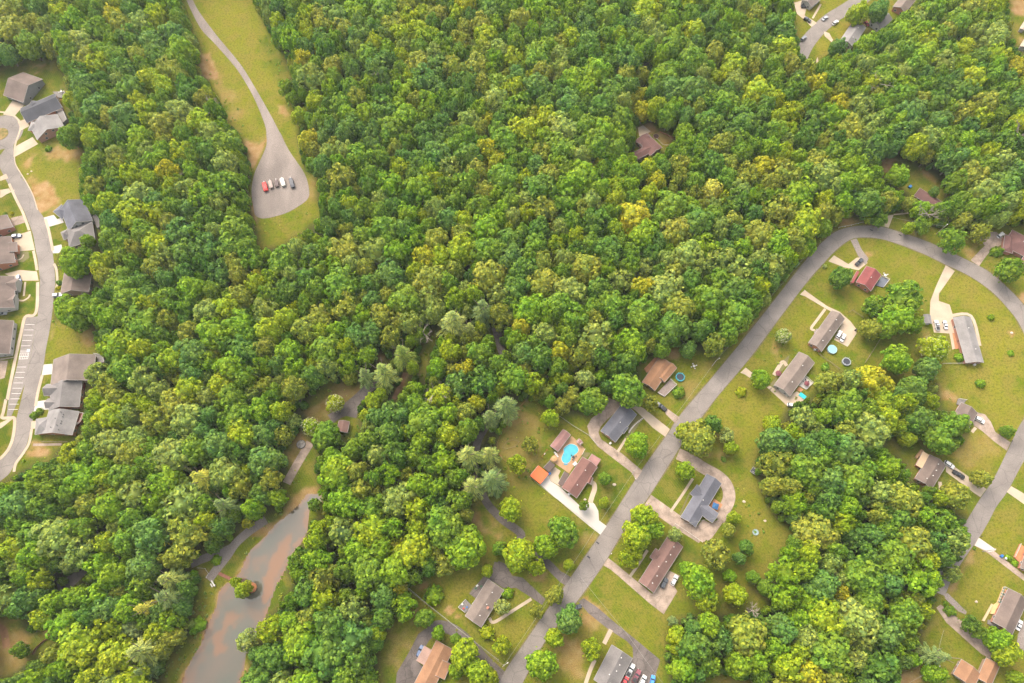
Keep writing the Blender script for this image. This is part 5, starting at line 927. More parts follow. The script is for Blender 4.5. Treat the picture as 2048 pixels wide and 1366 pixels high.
wire(W['n'], ww('N', 760, 1140), 'overhead wire from the drive apron pole along the pool house lawn'); wire(ww('N', 760, 1140), ww('I', 600, 1366), 'overhead wire crossing the end of the white drive'); wire(ww('I', 600, 1366), W['m'], 'overhead wire along the verge to the bottom street lamp pole'); wire(W['m'], W['m2'], 'overhead wire over the fence below the taupe roofed house'); wire(W['n'], W['i'], 'overhead wire along the street verge to the wood edge pole')
wire(W['i'], ww('F', 110, 300), 'overhead wire along the wood edge to the street bend'); wire(ww('P', 250, 390), ww('P', 690, 930), 'overhead wire crossing the empty lawn beside the tar drive'); wire(ww('P', 690, 930), ww('P', 1030, 1400), 'overhead wire crossing the parking area at the bottom edge'); wire(W['f'], ww('F', 560, 100), 'overhead wire above the verge of the street bend')
wire(W['q2'], ww('Q', 620, 920), 'overhead wire in the bottom right clearing, upper one'); wire(W['q2'], ww('Q', 330, 1366), 'overhead wire in the bottom right clearing, lower one'); wire(W['o2'], W['o'], 'overhead wire beside the loop drive')
# mailboxes
for z, x, y, lb in [('P', 545, 212, 'white mailbox at the corner of the salmon house drive'), ('I', 945, 905, 'white mailbox on the apron of the curved drive'), ('Q', 925, 140, 'dark mailbox at the right street corner'), ('K', 1098, 625, 'dark mailbox beside the right street drive')]:
    p = G(*uv(z, x, y)); t = empty('mailbox', (p.x, p.y, 0)); b = MB(); b.box((0, 0, .5), (.1, .1, 1.1)); b.build('post', FW, t); b = MB(); b.box((0, 0, 1.15), (.28, .5, .28)); b.build('box', M_WHITE() if 'white' in lb else M_BLACK(), t); tag(t, lb, 'mailbox', 'mailboxes')
for z, x, y, r, lb in [('N', 885, 785, .9, 'pale boulder on the lawn of the pool house'), ('O', 1085, 570, .7, 'small pale rock on the back lawn near the woods'), ('F', 1445, 908, .8, 'pale rock on the wide yellow-green lawn'), ('N', 578, 940, .7, 'pale rock in the front bed of the red-brown roof house'), ('A', 182, 1133, .6, 'left white rock on the dry verge above the left street'), ('A', 205, 1115, .6, 'right white rock on the dry verge above the left street'), ('O', 915, 415, .8, 'pale stump on the back lawn of the loop drive'), ('Q', 890, 685, .7, 'pale rock on the lawn left of the wooden front deck')]: rock(z, x, y, r, lb)
# dock in the pond
c_ = G(*uv('L', 655, 755)); t = empty('dock', (c_.x, c_.y, 0)); b = MB(); b.cyl((0, 0, .35), 2.3, .12, 8); b.build('platform', mat('dock_wood', (0.224, 0.088, 0.037), .85, .2, 1.2), t)
q = loc(t, gpts('L', '442,662 540,708')); d = Vector(q[1]) - Vector(q[0]); b = MB(); b.box(((q[0][0] + q[1][0]) / 2, (q[0][1] + q[1][1]) / 2, .4), (d.length, 1.3, .12), math.atan2(d.y, d.x)); q2 = (Vector(q[1]) + Vector((0, 0))) ; b.box((q[1][0] / 2, q[1][1] / 2, .385), (Vector(q[1]).length, 1.2, .1), math.atan2(q[1][1], q[1][0])); b.build('walkway', mat('dock_red', (0.163, 0.068, 0.044), .85, .2, 1.2), t)
b = MB(); [b.cyl((2.0 * math.cos(k), 2.0 * math.sin(k), -.5), .12, 1.2, 8) for k in range(6)]; b.build('piles', FW, t); tag(t, 'round orange wooden dock with red walkway in the pond', 'dock')
t = empty('stone_arch', G(*uv('L', 412, 728)), -.9); b = MB(); b.box((-1.1, 0, .6), (.5, .5, 1.2)); b.box((1.1, 0, .6), (.5, .5, 1.2)); b.box((0, 0, 1.3), (2.9, .55, .3)); b.build('frame', M_WHITE(), t); b = MB(); b.box((0, -1.2, .45), (1.8, .5, .1)); b.box((0, -1.2, .2), (1.6, .4, .38)); b.build('bench', M_WHITE(), t); tag(t, 'small white bench arch at the pond bank', 'bench')
# swing frame in garden
t = empty('swing_frame', G(*uv('N', 152, 462)), .95); b = MB(); b.tube([(-2.2, -.6, 0), (-2.2, 0, 2), (-2.2, .6, 0)], .06, 6); b.tube([(2.2, -.6, 0), (2.2, 0, 2), (2.2, .6, 0)], .06, 6); b.tube([(-2.2, 0, 2), (2.2, 0, 2)], .06, 6); b.build('frame', RD, t); b = MB(); b.box((0, 0, .5), (.9, .5, .08)); b.tube([(-.4, 0, .5), (-.4, 0, 2)], .02, 4); b.tube([(.4, 0, .5), (.4, 0, 2)], .02, 4); b.build('seat', M_WHITE(), t); tag(t, 'swing frame on the grass left of the tan umbrella', 'swing')
# ================================================================ VEHICLES
PC = {'white': (.42, .41, .405), 'silver': (.24, .25, .26), 'black': (.018, .02, .025), 'red': (.45, .02, .02), 'blue': (.06, .09, .17), 'grey': (.12, .125, .14), 'maroon': (.14, .03, .04), 'brown': (.20, .12, .10), 'brightblue': (.03, .18, .50), 'beige': (.48, .42, .36)}
def paint(c): 
    m = mat('paint_' + c, PC[c], .25, .02, 1, spec=.6); m.node_tree.nodes['Principled BSDF'].inputs['Coat Weight'].default_value = .6; return m
def loft(b, secs):
    """secs: list of (y, half width, z bottom, z top, top half width)"""
    k = len(b.v); n = 8
    for (y, hw, zb, zt, tw) in secs:
        zm = zb + (zt - zb) * .6
        b.v += [(-hw * .9, y, zb), (hw * .9, y, zb), (hw, y, zb + .15), (hw, y, zm), (tw, y, zt), (-tw, y, zt), (-hw, y, zm), (-hw, y, zb + .15)]
    for i in range(len(secs) - 1):
        for j in range(n): b.f.append((k + i * n + j, k + i * n + (j + 1) % n, k + (i + 1) * n + (j + 1) % n, k + (i + 1) * n + j)[::-1])
    b.f.append(tuple(k + j for j in range(n))); b.f.append(tuple(k + (len(secs) - 1) * n + j for j in range(n))[::-1])
def car(z, x, y, dx, dy, kind, col, label, zb=.08, L=None):
    p0 = G(*uv(z, x, y), .7); p1 = G(*uv(z, x + dx, y + dy), .7); d = p1 - p0; rz = math.atan2(d.y, d.x) - math.pi / 2
    Lg = L or {'sedan': 4.8, 'suv': 4.9, 'pickup': 5.8, 'van': 5.2, 'hatch': 4.3}[kind]; hw = .93 if kind in ('sedan', 'hatch') else 1.0; h = Lg / 2
    t = empty({'sedan': 'parked_car', 'suv': 'parked_suv', 'pickup': 'pickup_truck', 'van': 'parked_van', 'hatch': 'parked_car'}[kind], (p0.x, p0.y, zb), rz); m = paint(col)
    zr = {'sedan': 1.42, 'suv': 1.75, 'pickup': 1.85, 'van': 1.95, 'hatch': 1.5}[kind]; zh = {'sedan': .92, 'suv': 1.08, 'pickup': 1.15, 'van': 1.15, 'hatch': .95}[kind]
    b = MB(); loft(b, [(h, hw * .75, .35, .62, hw * .68), (h * .9, hw * .95, .28, zh * .86, hw * .85), (h * .5, hw, .28, zh, hw * .93), (-h * .55, hw, .28, zh + .03, hw * .93), (-h * .92, hw * .96, .28, zh * .95, hw * .88), (-h, hw * .82, .38, zh * .78, hw * .75)]); bo = b.build('body', m, t, True)
    bo.data.polygons.foreach_set('use_smooth', [False] * len(bo.data.polygons))
    c0, c1 = {'sedan': (.32, -.62), 'suv': (.36, -.90), 'pickup': (.34, -.20), 'van': (.52, -.93), 'hatch': (.36, -.88)}[kind]
    b = MB(); sl = {'sedan': .5, 'suv': .22, 'pickup': .12, 'van': .12, 'hatch': .35}[kind]
    loft(b, [(c0 * h, hw * .88, zh - .12, zh + .02, hw * .82), ((c0 - .26) * h, hw * .86, zh - .12, zr - .06, hw * .70), (c1 * h + sl * h * .45, hw * .86, zh - .12, zr - .06, hw * .70), (c1 * h, hw * .86, zh - .12, zh + .04, hw * .80)]); b.build('windows', M_GLASS(), t)
    b = MB(); ya, yb_ = (c0 - .25) * h, c1 * h + sl * h * .47; b.box((0, (ya + yb_) / 2, zr - .03), (hw * 1.42, abs(ya - yb_) * 1.0, .09)); b.build('roof', m, t)
    if kind == 'pickup':
        b = MB(); b.box((0, -h * .60, zh + .06), (hw * 1.62, h * .62, .06)); b.build('bed_liner', M_BLACK(), t)
    for sx in (-1, 1):
        for sy in (.62, -.6):
            b = MB(); n = 14; c_ = (sx * hw * .93, sy * h, .34)
            vs = [(c_[0] - .11, c_[1] + .34 * math.cos(a * 2 * math.pi / n), c_[2] + .34 * math.sin(a * 2 * math.pi / n)) for a in range(n)] + [(c_[0] + .11, c_[1] + .34 * math.cos(a * 2 * math.pi / n), c_[2] + .34 * math.sin(a * 2 * math.pi / n)) for a in range(n)]
            b.add(vs, [tuple(range(n))[::-1], tuple(range(n, 2 * n))] + [(i, (i + 1) % n, (i + 1) % n + n, i + n) for i in range(n)]); b.build('wheel', M_BLACK(), t)
        b = MB(); b.box((sx * hw * .62, h * .955, zh * .66), (.36, .16, .16)); b.build('headlight', M_WHITE(), t); b = MB(); b.box((sx * hw * .70, -h * .985, zh * .72), (.26, .1, .16)); b.build('tail_light', RD, t)
        b = MB(); b.box((sx * (hw + .1), h * .30, zh + .05), (.22, .12, .14)); b.build('mirror', m, t)
    tag(t, label, {'suv': 'suv', 'pickup': 'pickup', 'van': 'van'}.get(kind, 'car'), 'parked vehicles'); return t
def trailer(z, x, y, dx, dy, L, Wd, hgt, m, label, name='covered_trailer'):
    p0 = G(*uv(z, x, y), .7); p1 = G(*uv(z, x + dx, y + dy), .7); d = p1 - p0; t = empty(name, (p0.x, p0.y, .05), math.atan2(d.y, d.x) - math.pi / 2); b = MB(); h = L / 2
    loft(b, [(h, Wd * .34, .6, 1.0, Wd * .25), (h * .82, Wd * .45, .5, hgt * .85, Wd * .34), (h * .2, Wd / 2, .4, hgt, Wd * .42), (-h * .6, Wd / 2, .4, hgt * .95, Wd * .42), (-h, Wd * .47, .5, hgt * .8, Wd * .38)]); b.build('cover', m, t)
    b = MB(); b.box((0, 0, .35), (Wd * .8, L * .8, .12)); b.box((0, h + .5, .38), (.12, 1.6, .1)); b.build('frame', M_METAL(), t)
    for sx in (-1, 1): 
        b = MB(); b.box((sx * Wd * .48, -h * .2, .3), (.2, .62, .6)); b.build('wheel', M_BLACK(), t)
    tag(t, label, 'boat trailer', 'vehicles parked in the gravel lot')
trailer('B', 424, 1215, -16, -60, 6.0, 2.5, 1.9, mat('boat_red', (.42, .02, .02), .5, .1, 1), 'bright red covered boat at the left end of the gravel lot row')
trailer('B', 460, 1200, -14, -50, 5.2, 2.2, 1.7, mat('boat_beige', (0.245, 0.190, 0.170), .6, .2, 1), 'beige-brown covered boat trailer second from left in the gravel lot'); trailer('B', 499, 1193, -12, -50, 4.6, 2.1, 1.5, mat('boat_brown', (0.075, 0.051, 0.051), .6, .2, 1), 'small dark brown covered trailer in the middle of the gravel lot row')
trailer('B', 539, 1186, -16, -50, 5.6, 2.4, 2.0, M_WHITE(), 'white covered boat fourth from left in the gravel lot'); trailer('B', 597, 1190, -15, -50, 6.6, 2.3, 1.7, mat('boat_dark', (0.034, 0.037, 0.051), .5, .2, 1), 'long dark blue covered boat at the right end of the gravel lot row')
for a in [('I', 1115, 434, -18, -14, 'pickup', 'black', 'black pickup with pale bed cover parked below the tan roofed house'), ('O', 275, 1070, 20, -40, 'suv', 'black', 'black suv behind the salmon roofed house'), ('O', 357, 1045, 20, -40, 'suv', 'white', 'white suv right of the black one behind the salmon roofed house'),
          ('P', 718, 1252, 25, -50, 'pickup', 'white', 'white pickup with open dark bed beside the long grey roof at the bottom'), ('P', 772, 1305, 25, -50, 'pickup', 'maroon', 'dark maroon pickup between the white pickup and the white van'), ('P', 825, 1350, 20, -40, 'van', 'white', 'white van third from the long grey roof at the bottom edge'), ('P', 915, 1345, 8, -40, 'hatch', 'brightblue', 'bright blue car at the bottom edge of the tar parking'), ('P', 672, 1345, 30, -50, 'sedan', 'red', 'red car squeezed beside the long grey roof at the bottom edge'),
          ('P', 235, 690, 30, -8, 'sedan', 'black', 'black car half hidden by the blue-green street tree'), ('M', 374, 1128, 18, -40, 'suv', 'blue', 'dark blue-grey suv left of the orange-tan roof'), ('J', 795, 436, 22, -40, 'suv', 'white', 'left white suv on the rounded concrete drive'), ('J', 828, 463, 20, -40, 'sedan', 'white', 'right white car on the rounded concrete drive'),
          ('J', 416, 1006, 25, 5, 'hatch', 'white', 'small white car at the drive end below the long taupe roof'), ('F', 405, 423, 20, -20, 'pickup', 'black', 'dark pickup above the red metal roof'), ('F', 935, 856, -8, -40, 'pickup', 'white', 'white pickup on the broad drive left of the white car'), ('F', 993, 853, -8, -40, 'sedan', 'white', 'white car on the broad drive beside the long grey house'),
          ('F', 1370, 240, 30, -22, 'suv', 'white', 'white suv left of the maroon roofs'), ('K', 885, 478, 40, 22, 'suv', 'white', 'white suv beside the small brown roof half under trees'), ('K', 678, 784, 40, 26, 'suv', 'white', 'white suv beside the brown roof with the tan annex'), ('K', 742, 851, 40, 24, 'pickup', 'black', 'dark pickup below the white suv on the straight drive'),
          ('Q', 1250, 880, 16, -40, 'sedan', 'white', 'white car right of the house with the wooden deck'), ('D', 178, 129, 30, 14, 'suv', 'black', 'black suv on the left drive of the far top street'), ('D', 292, 118, 30, -22, 'sedan', 'silver', 'silver car parked along the far top street'), ('D', 360, 147, 30, -22, 'suv', 'white', 'white suv parked along the far top street'), ('D', 152, 250, 30, -26, 'suv', 'grey', 'dark grey suv near the end of the far top street'),
          ('D', 563, 153, 20, 20, 'hatch', 'maroon', 'maroon car beside the white roof near the far top street'), ('E', 108, 300, 40, -6, 'suv', 'blue', 'dark blue suv on the left street drive beside the brick wall'), ('E', 375, 684, 36, -6, 'suv', 'silver', 'silver suv parked between the big tree and the brown roof'), ('E', 14, 802, 40, -4, 'sedan', 'silver', 'silver car cut by the left edge above the parking bays'), ('E', 122, 576, 10, 30, 'sedan', 'blue', 'dark blue car behind the white dormer house'), ('D', 158, 42, 20, 0, 'hatch', 'black', 'black car in the top left corner drive of the far street'), ('A', 28, 1285, 30, -8, 'hatch', 'maroon', 'x')][:-1]:
    car(*a)
# road sign markings: small dark patches are drain covers
for z, x, y, lb in [('F', 487, 206, 'dark drain cover on the top of the street bend'), ('F', 683, 240, 'dark drain cover right of the bend top'), ('P', 425, 115, 'dark drain patch on the street above the salmon house drive'), ('P', 345, 242, 'dark drain patch on the street nearer the tar drive')]:
    p = G(*uv(z, x, y)); b = MB(); b.box((0, 0, .03), (1.5, .6, .05)); o = b.build('drain_cover', M_BLACK()); o.location = (p.x, p.y, .03); o.rotation_euler = (0, 0, 2.5); tag(o, lb, 'drain cover', 'drain covers in the street')
# ---------------------------------------------------------------- landmarks used to describe where a thing stands
LAND = [('kidney-shaped pool', 'N', 420, 460), ('orange carport roof', 'N', 95, 680), ('long red-brown roof beside the pool', 'N', 500, 750), ('white concrete drive', 'N', 600, 1090), ('gravel lot with five vehicles', 'Z', 560, 385), ('gravel track', 'Z', 500, 180),
 ('pond', 'L', 500, 1000), ('narrow top end of the pond', 'L', 950, 250), ('round dock in the pond', 'L', 655, 755), ('small pink-roofed building in the woods', 'T', 480, 820), ('red-brown house hidden in the woods', 'C', 370, 940), ('turning circle', 'A', 20, 860),
 ('row of white parking lines', 'S', 120, 450), ('blue-grey house with the white gable', 'E', 470, 150), ('pale grey house with roof vents in a row', 'S', 380, 790), ('dark roofed house over the white drive', 'S', 420, 610), ('big brown roof by the parking lines', 'S', 470, 440), ('brown steep gable house', 'A', 150, 570),
 ('tan roofed house with the blue trampoline', 'I', 1100, 220), ('slate-grey house inside the curved drive', 'I', 830, 540), ('grey L-shaped house with the loop drive', 'O', 570, 410), ('salmon roofed house with two cars', 'O', 250, 920), ('long grey roof at the bottom edge', 'P', 570, 1250), ('taupe roofed house with the cluttered deck', 'M', 860, 780), ('orange-tan roof at the bottom edge', 'M', 480, 1250),
 ('red metal roof with the grey deck', 'F', 460, 535), ('brown roofed house with the round pool', 'J', 690, 400), ('long taupe roof with the white patio', 'J', 440, 760), ('long grey roof on the wide lawn', 'F', 1150, 950), ('maroon roofs at the right edge', 'F', 1470, 300), ('small brown roof half under trees', 'K', 800, 440), ('brown roof with the tan flat annex', 'K', 550, 830),
 ('house with the wooden front deck', 'Q', 1150, 760), ('tan-orange roofs in the bottom right corner', 'Q', 900, 1290), ('bend at the top of the street', 'F', 400, 215), ('blue patio umbrella', 'O', 690, 448), ('light grey roof at the top street', 'D', 480, 230), ('end of the far top street', 'D', 170, 300), ('maroon roof below the small meadow', 'D', 970, 1280), ('small meadow in the upper right woods', 'D', 830, 1120),
 ('top edge of the photo near its middle', 'Z', 1024, 10), ('dirt patch by the gravel track', 'B', 60, 450), ('magnolia beside the asphalt path', 'T', 410, 620), ('stone fire ring', 'T', 158, 942), ('fenced garden left of the pool', 'I', 130, 680), ('curved fence in the bottom left woods', 'R', 400, 1000), ('purple path gap in the left woods', 'R', 640, 430), ('diagonal street corner with the tar drive', 'P', 240, 620), ('right edge street', 'K', 1000, 1050)]
LANDP = [(n, *uv(z, a, b)) for n, z, a, b in LAND]
def where(u, v):
    n, a, b = min(LANDP, key=lambda t: (t[1] - u) ** 2 + (t[2] - v) ** 2)
    dx, dy = u - a, v - b; d = math.hypot(dx, dy)
    an = math.degrees(math.atan2(-dy, dx)) % 360
    s = ['right of', 'upper right of', 'above', 'upper left of', 'left of', 'lower left of', 'below', 'lower right of'][int(((an + 22.5) % 360) // 45)]
    far = 'just ' if d < 45 else ('' if d < 130 else 'well ')
    return far + s + ' the ' + n
ADJ = {'g': 'mid green', 'b': 'bright green', 'y': 'yellow-green', 'o': 'olive', 'd': 'dark green', 't': 'blue-green', 'p': 'pale green', 'k': 'golden yellow', 'n': 'pale grey-green', 'w': 'straw yellow', 'u': 'dull blue-green'}
TREEREG = []   # (obj, u, v, colour, kindword, size)
# individually surveyed trees: zone x y radius colour style
MT = '''M 700 350 165 b r;M 1115 400 128 y r;M 1240 490 75 y l;M 1440 225 125 g r;M 1320 345 95 b r;M 965 360 60 g r;M 1050 60 100 y r;M 875 525 48 y r;M 1380 705 70 o r;M 1490 890 105 t r;M 1380 1030 72 y r;M 1285 1230 128 b r;M 470 710 80 b u;M 395 885 78 g r;M 240 790 110 b l;
M 508 992 54 b r;M 640 1040 48 g r;M 700 1165 118 y r;M 800 1290 110 y r;M 1245 830 58 o l;M 985 1085 75 y l;M 870 990 60 y u;M 985 800 60 n l;M 1030 695 46 b u;M 1485 480 44 y r;M 550 470 95 o l;M 640 1280 60 b r;M 900 1330 60 y r;
I 890 305 125 g r;I 668 385 92 g r;I 395 500 62 y r;I 535 350 60 o r;I 615 240 68 n r;I 365 325 60 o l;I 965 670 86 b r;I 1365 625 120 o r;I 1285 590 75 y r;I 1455 540 62 d r;I 1545 615 52 n l;I 1575 695 46 y r;I 1280 842 68 b r;I 1020 1140 90 y r;I 955 1270 98 y r;I 1060 1230 70 b r;I 750 895 44 g r;I 745 1053 35 y r;I 612 1075 34 g l;
I 175 800 68 y l;I 265 680 58 o l;I 1235 335 42 g u;I 1040 400 55 o l;I 1300 50 58 t r;I 1210 1260 45 n l;I 1120 50 60 g r;I 530 170 40 y r;I 640 180 50 y r;I 430 250 55 y l;I 470 420 60 o l;I 340 215 38 o l;I 720 230 50 b r;I 800 170 60 g r;
O 840 540 52 y r;O 800 640 58 o r;O 700 830 118 o l;O 945 780 62 d r;O 890 868 54 t r;O 560 1050 150 b r;O 480 970 80 b r;O 620 1180 110 y r;O 860 1160 105 y r;O 810 1010 60 b r;O 380 690 48 n l;O 755 70 24 d u;O 1000 1020 62 g r;O 30 900 50 y l;O 60 830 60 y r;
P 180 310 46 y r;P 370 1060 100 y l;P 1140 940 92 y r;P 1105 812 45 u r;P 690 250 80 y l;P 800 60 120 b r;P 1140 1060 60 y r;P 1200 1250 130 b r;
J 182 785 78 b r;J 358 440 60 p m;J 268 1150 74 y r;J 15 895 46 y u;J 1290 625 112 b r;J 1525 700 105 t r;J 1340 130 165 g l;J 1280 290 150 b r;J 1420 340 68 b r;J 1065 375 90 o r;J 1090 190 85 g l;J 1190 380 80 b r;J 1060 790 130 k r;J 1150 960 108 y r;J 1170 850 90 k r;J 740 800 105 o r;J 880 1000 150 g r;J 670 1090 92 b r;J 520 1110 110 p l;J 300 1290 140 t r;J 1360 1270 64 y r;J 1420 870 130 d r;J 690 700 35 g u;
F 295 515 74 d r;F 1065 250 88 g l;F 1455 460 88 g l;F 1350 345 40 g u;F 935 1000 96 y m;F 1310 797 25 b u;F 1445 1043 22 b u;F 1240 1252 34 b u;F 755 180 42 y r;F 845 165 58 g l;F 60 300 62 b r;F 20 340 55 y r;F 1095 1070 32 b u;F 550 130 52 g l;F 1250 200 70 o l;F 1130 130 62 o r;F 170 450 18 n u;
K 1090 550 44 g r;K 915 875 64 o r;K 745 985 100 o r;K 410 600 58 y r;K 740 500 95 g r;K 630 580 110 g r;K 480 470 110 d r;K 690 640 60 g r;K 640 1010 55 y r;K 555 960 40 g l;
Q 1100 1000 105 b r;Q 1170 1120 105 y r;Q 860 870 72 d l;Q 930 940 62 g l;Q 590 1140 95 u p;Q 570 1290 95 b r;Q 700 440 72 p l;Q 1165 315 28 b u;Q 1220 360 28 b u;Q 370 1170 65 b r;Q 1240 1320 60 b r;Q 680 760 50 g u;Q 880 240 14 g u;Q 640 700 24 g u;
L 590 760 58 y r;L 540 720 34 y r;L 1050 220 44 g l;L 612 1095 70 n l;L 420 575 34 b u;L 620 340 36 k l;L 300 990 50 b u;
R 1495 440 118 n p;R 1480 600 130 u p;R 1280 700 100 w p;R 1235 1085 150 n p;R 1270 1260 85 u p;R 1380 920 125 y r;R 1160 890 105 u r;R 160 1075 75 g l;
Z 400 955 27 w p;Z 445 1010 26 u p;T 780 385 104 n p;T 640 410 74 u p;T 925 250 95 p p;T 1715 640 112 u p;T 1590 725 76 u p;T 1425 1020 110 n p;T 1585 1010 85 n p;T 1455 1250 100 n p;T 1610 1200 115 u p;T 410 625 70 y m;T 225 800 72 y m;T 90 760 60 n l;T 530 425 60 o r;T 650 260 82 b r;T 340 860 108 g r;T 1440 60 60 n p;
Z 905 640 34 n p;Z 965 615 26 u p;Z 410 790 26 p r;T 700 610 70 y r;T 760 560 62 y r;T 650 720 62 y r;T 1000 140 58 b r;
A 435 870 72 g r;A 450 640 50 y r;E 455 445 100 b r;E 530 420 60 g r;E 440 760 100 b r;E 480 830 80 g r;E 560 320 42 b r;S 630 470 85 p l;S 215 745 26 g u;S 250 720 24 g u;S 460 1000 95 y l;A 310 962 22 g u;A 75 175 120 o r;A 60 40 110 o r;A 170 270 90 g r;A 30 330 70 t r;E 380 600 18 d u;E 375 635 14 k u;E 75 150 13 k u;E 30 155 14 d u;
D 520 60 68 y r;D 655 45 66 t r;D 385 290 54 t r;D 575 270 80 b r;D 785 1125 72 b r;D 930 1350 62 b r;D 850 1310 50 o r;D 1060 1350 60 g r;D 1010 1240 30 t r;D 1000 60 90 g r;D 1550 430 70 k r;D 1210 300 78 y r;D 640 560 0 g r;
B 560 560 55 g l;B 600 630 48 g l;B 700 900 72 k r;B 750 640 70 y r;B 640 740 55 y r;B 730 960 60 o r;B 470 470 0 g r;B 810 1190 60 g r;C 340 600 52 k r;C 340 700 60 k r;C 1130 1080 85 k r;C 830 490 55 y r;C 250 940 28 b r;C 620 850 70 b r;C 340 470 60 o r;C 790 1220 80 w r'''
mt = [];
for ln in MT.replace('\n', '').split(';'):
    t = ln.split()
    if len(t) == 6 and float(t[3]) > 0: mt.append((t[0], float(t[1]), float(t[2]), float(t[3]), t[4], t[5]))
OCC = []   # occupied crowns in plan: (u, v, r)
def depth(x, y, z): return -(-y * ST + (z - H) * CT)
blossom = {}
for i, (z, a, b, rz, c, s) in enumerate(mt):
    u, v = uv(z, a, b); rp = rz / ZONE[z][2]; r = rp * 1.05 * H / FPX; 
    for _ in range(3):
        h = {'r': min(21, 2.0 * r + 4), 'l': min(19, 1.9 * r + 4), 'm': 2.1 * r + 2, 'u': 1.5 * r, 'p': min(26, 3.0 * r + 8)}[s]
        p = G(u, v, (.7 if s != 'u' else .5) * h); r = rp * depth(*p) / FPX * 1.04
    st = {'r': 'round', 'l': 'loose', 'm': 'round', 'u': 'bush', 'p': 'pine'}[s]
    kw = {'r': 'broadleaf tree', 'l': 'loose airy tree', 'm': 'magnolia tree dotted with pale blossom', 'u': 'rounded bush', 'p': 'long-needled pine tree'}[s]
    nm = {'r': 'broadleaf_tree', 'l': 'broadleaf_tree', 'm': 'magnolia_tree', 'u': 'bush', 'p': 'pine_tree'}[s]
    o = place_tree(st, c, p.x, p.y, r, h, 1000 + i, nm)
    if s == 'm':
        q = np.random.default_rng(i); n = 150; e = q.normal(size=(n, 3)); e[:, 2] = abs(e[:, 2]); e /= np.linalg.norm(e, axis=1, keepdims=True)
        hz = (h - .28 * h) / 1.35; V = leaf_arrays(e * np.array([r * .98, r * .98, hz * .98]), e + np.array([0, 0, .6]), .15, q)
        me = mesh_from_quads('blossom', V, None, mat('blossom', (.34, .32, .19), .7, .1, 1)); bo = bpy.data.objects.new('blossom', me); COL.objects.link(bo); bo.parent = o; bo.location = (0, 0, h - hz * .98)
    TREEREG.append((o, u, v, c, kw, 'big ' if r > 6.5 else ('small ' if r < 3.2 and s != 'u' else '')))
    OCC.append((u, v, rp * (.9 if s != 'u' else .6), p.x, p.y, r))
# ---------------------------------------------------------------- the wood
EXC = [G(*uv(z, a, b)) for z, a, b in []]
def visible_ok(x, y, r, h, tol, trk=True):
    """keep crowns off the open ground the photo shows"""
    pr = []
    for f in (.88, .6, .35):
        u, v = proj(x, y, f * h); rp = r * FPX / depth(x, y, f * h) * (.8 if f > .8 else 1)
        pr.append((u, v, rp))
    return pr
def scatter(spacing, r_rng, h_rng, tol, seed, taken, tries):
    r = np.random.default_rng(seed); out = []
    X = r.uniform(-440, 440, tries); Y = r.uniform(-60, 440, tries)
    rad = r.uniform(*r_rng, tries); hh = rad / r_rng[1] * (h_rng[1] - h_rng[0]) * .6 + h_rng[0] + r.uniform(0, .4, tries) * (h_rng[1] - h_rng[0])
    ok = np.ones(tries, bool)
    U0, V0 = proj(X, Y, 0.0); ok &= (U0 > -170) & (U0 < 2220) & (V0 > -150) & (V0 < 1500)
    for f, k in ((0.0, .0), (.35, .85), (.6, .95), (.88, .6)):
        U, V = proj(X, Y, f * hh); dp = -(-Y * ST + (f * hh - H) * CT)
        idx = np.where(ok)[0]
        og = open_ground(U[idx], V[idx]); rp = rad[idx] * FPX / dp[idx] * k
        ok[idx] = og < -(rp - tol)
    idx = np.where(ok)[0]
    cell = 13.0; gridd = {}
    def near(x, y): 
        ci, cj = int(x // cell), int(y // cell)
        for a in (-1, 0, 1):
            for b in (-1, 0, 1):
                for q in gridd.get((ci + a, cj + b), ()): yield q
    for q in taken: gridd.setdefault((int(q[0] // cell), int(q[1] // cell)), []).append(q)
    for i in idx:
        x, y, rr_ = X[i], Y[i], rad[i]
        if any((q[0] - x) ** 2 + (q[1] - y) ** 2 < ((q[2] + rr_) * spacing) ** 2 for q in near(x, y)): continue
        U, V = proj(x, y, .7 * hh[i])
        bad = False
        for (u, v, rp, ox, oy, orr) in OCC:
            if (u - U) ** 2 + (v - V) ** 2 < (rp + rr_ * 3.2) ** 2 * .62: bad = True; break
        if bad: continue
        q = (x, y, rr_, hh[i]); out.append(q); gridd.setdefault((int(x // cell), int(y // cell)), []).append(q)
    return out
F1 = scatter(.56, (5.2, 10.6), (16, 24), 3.0, 21, [], 100000)
F2 = scatter(.60, (3.2, 5.4), (11, 18), 3.0, 22, F1, 120000)
F3 = scatter(.55, (1.4, 2.4), (4, 9), 2.5, 23, F1 + F2, 90000)
print('forest', len(F1), len(F2), len(F3))
wood = [q + (0,) for q in F1] + [q + (1,) for q in F2] + [q + (2,) for q in F3]
WX = np.array([q[0] for q in wood]); WY = np.array([q[1] for q in wood]); WH = np.array([q[3] for q in wood])
WU, WV = proj(WX, WY, WH * .75)
warm = fnoise(WX, WY, 60, 31); dark = fnoise(WX, WY, 35, 33)
cols = []
PR = np.random.default_rng(5)
for i in range(len(wood)):
    wgt = {'g': 3.6, 'b': 2.0, 'y': 1.0, 'o': 1.5, 'd': 1.6, 't': 1.5, 'p': 1.3, 'k': .10}
    wv = warm[i] + .10 * (WV[i] / 1366 - .5)
    if wv > .56: wgt.update(y=2.2, o=2.4, k=.3, t=.8)
    if wv < .44: wgt.update(t=2.8, d=2.4, y=.6, b=1.2)
    if dark[i] > .6: wgt.update(b=3.2)
    if WV[i] > 950 and WU[i] < 1000: wgt['y'] += .8; wgt['b'] += 1.4
    if wood[i][4] == 2: wgt.update(y=.4, k=.02, d=3, t=3, p=.3)
    ks = list(wgt); pw = np.array([wgt[k] for k in ks]); cols.append(ks[PR.choice(len(ks), p=pw / pw.sum())])
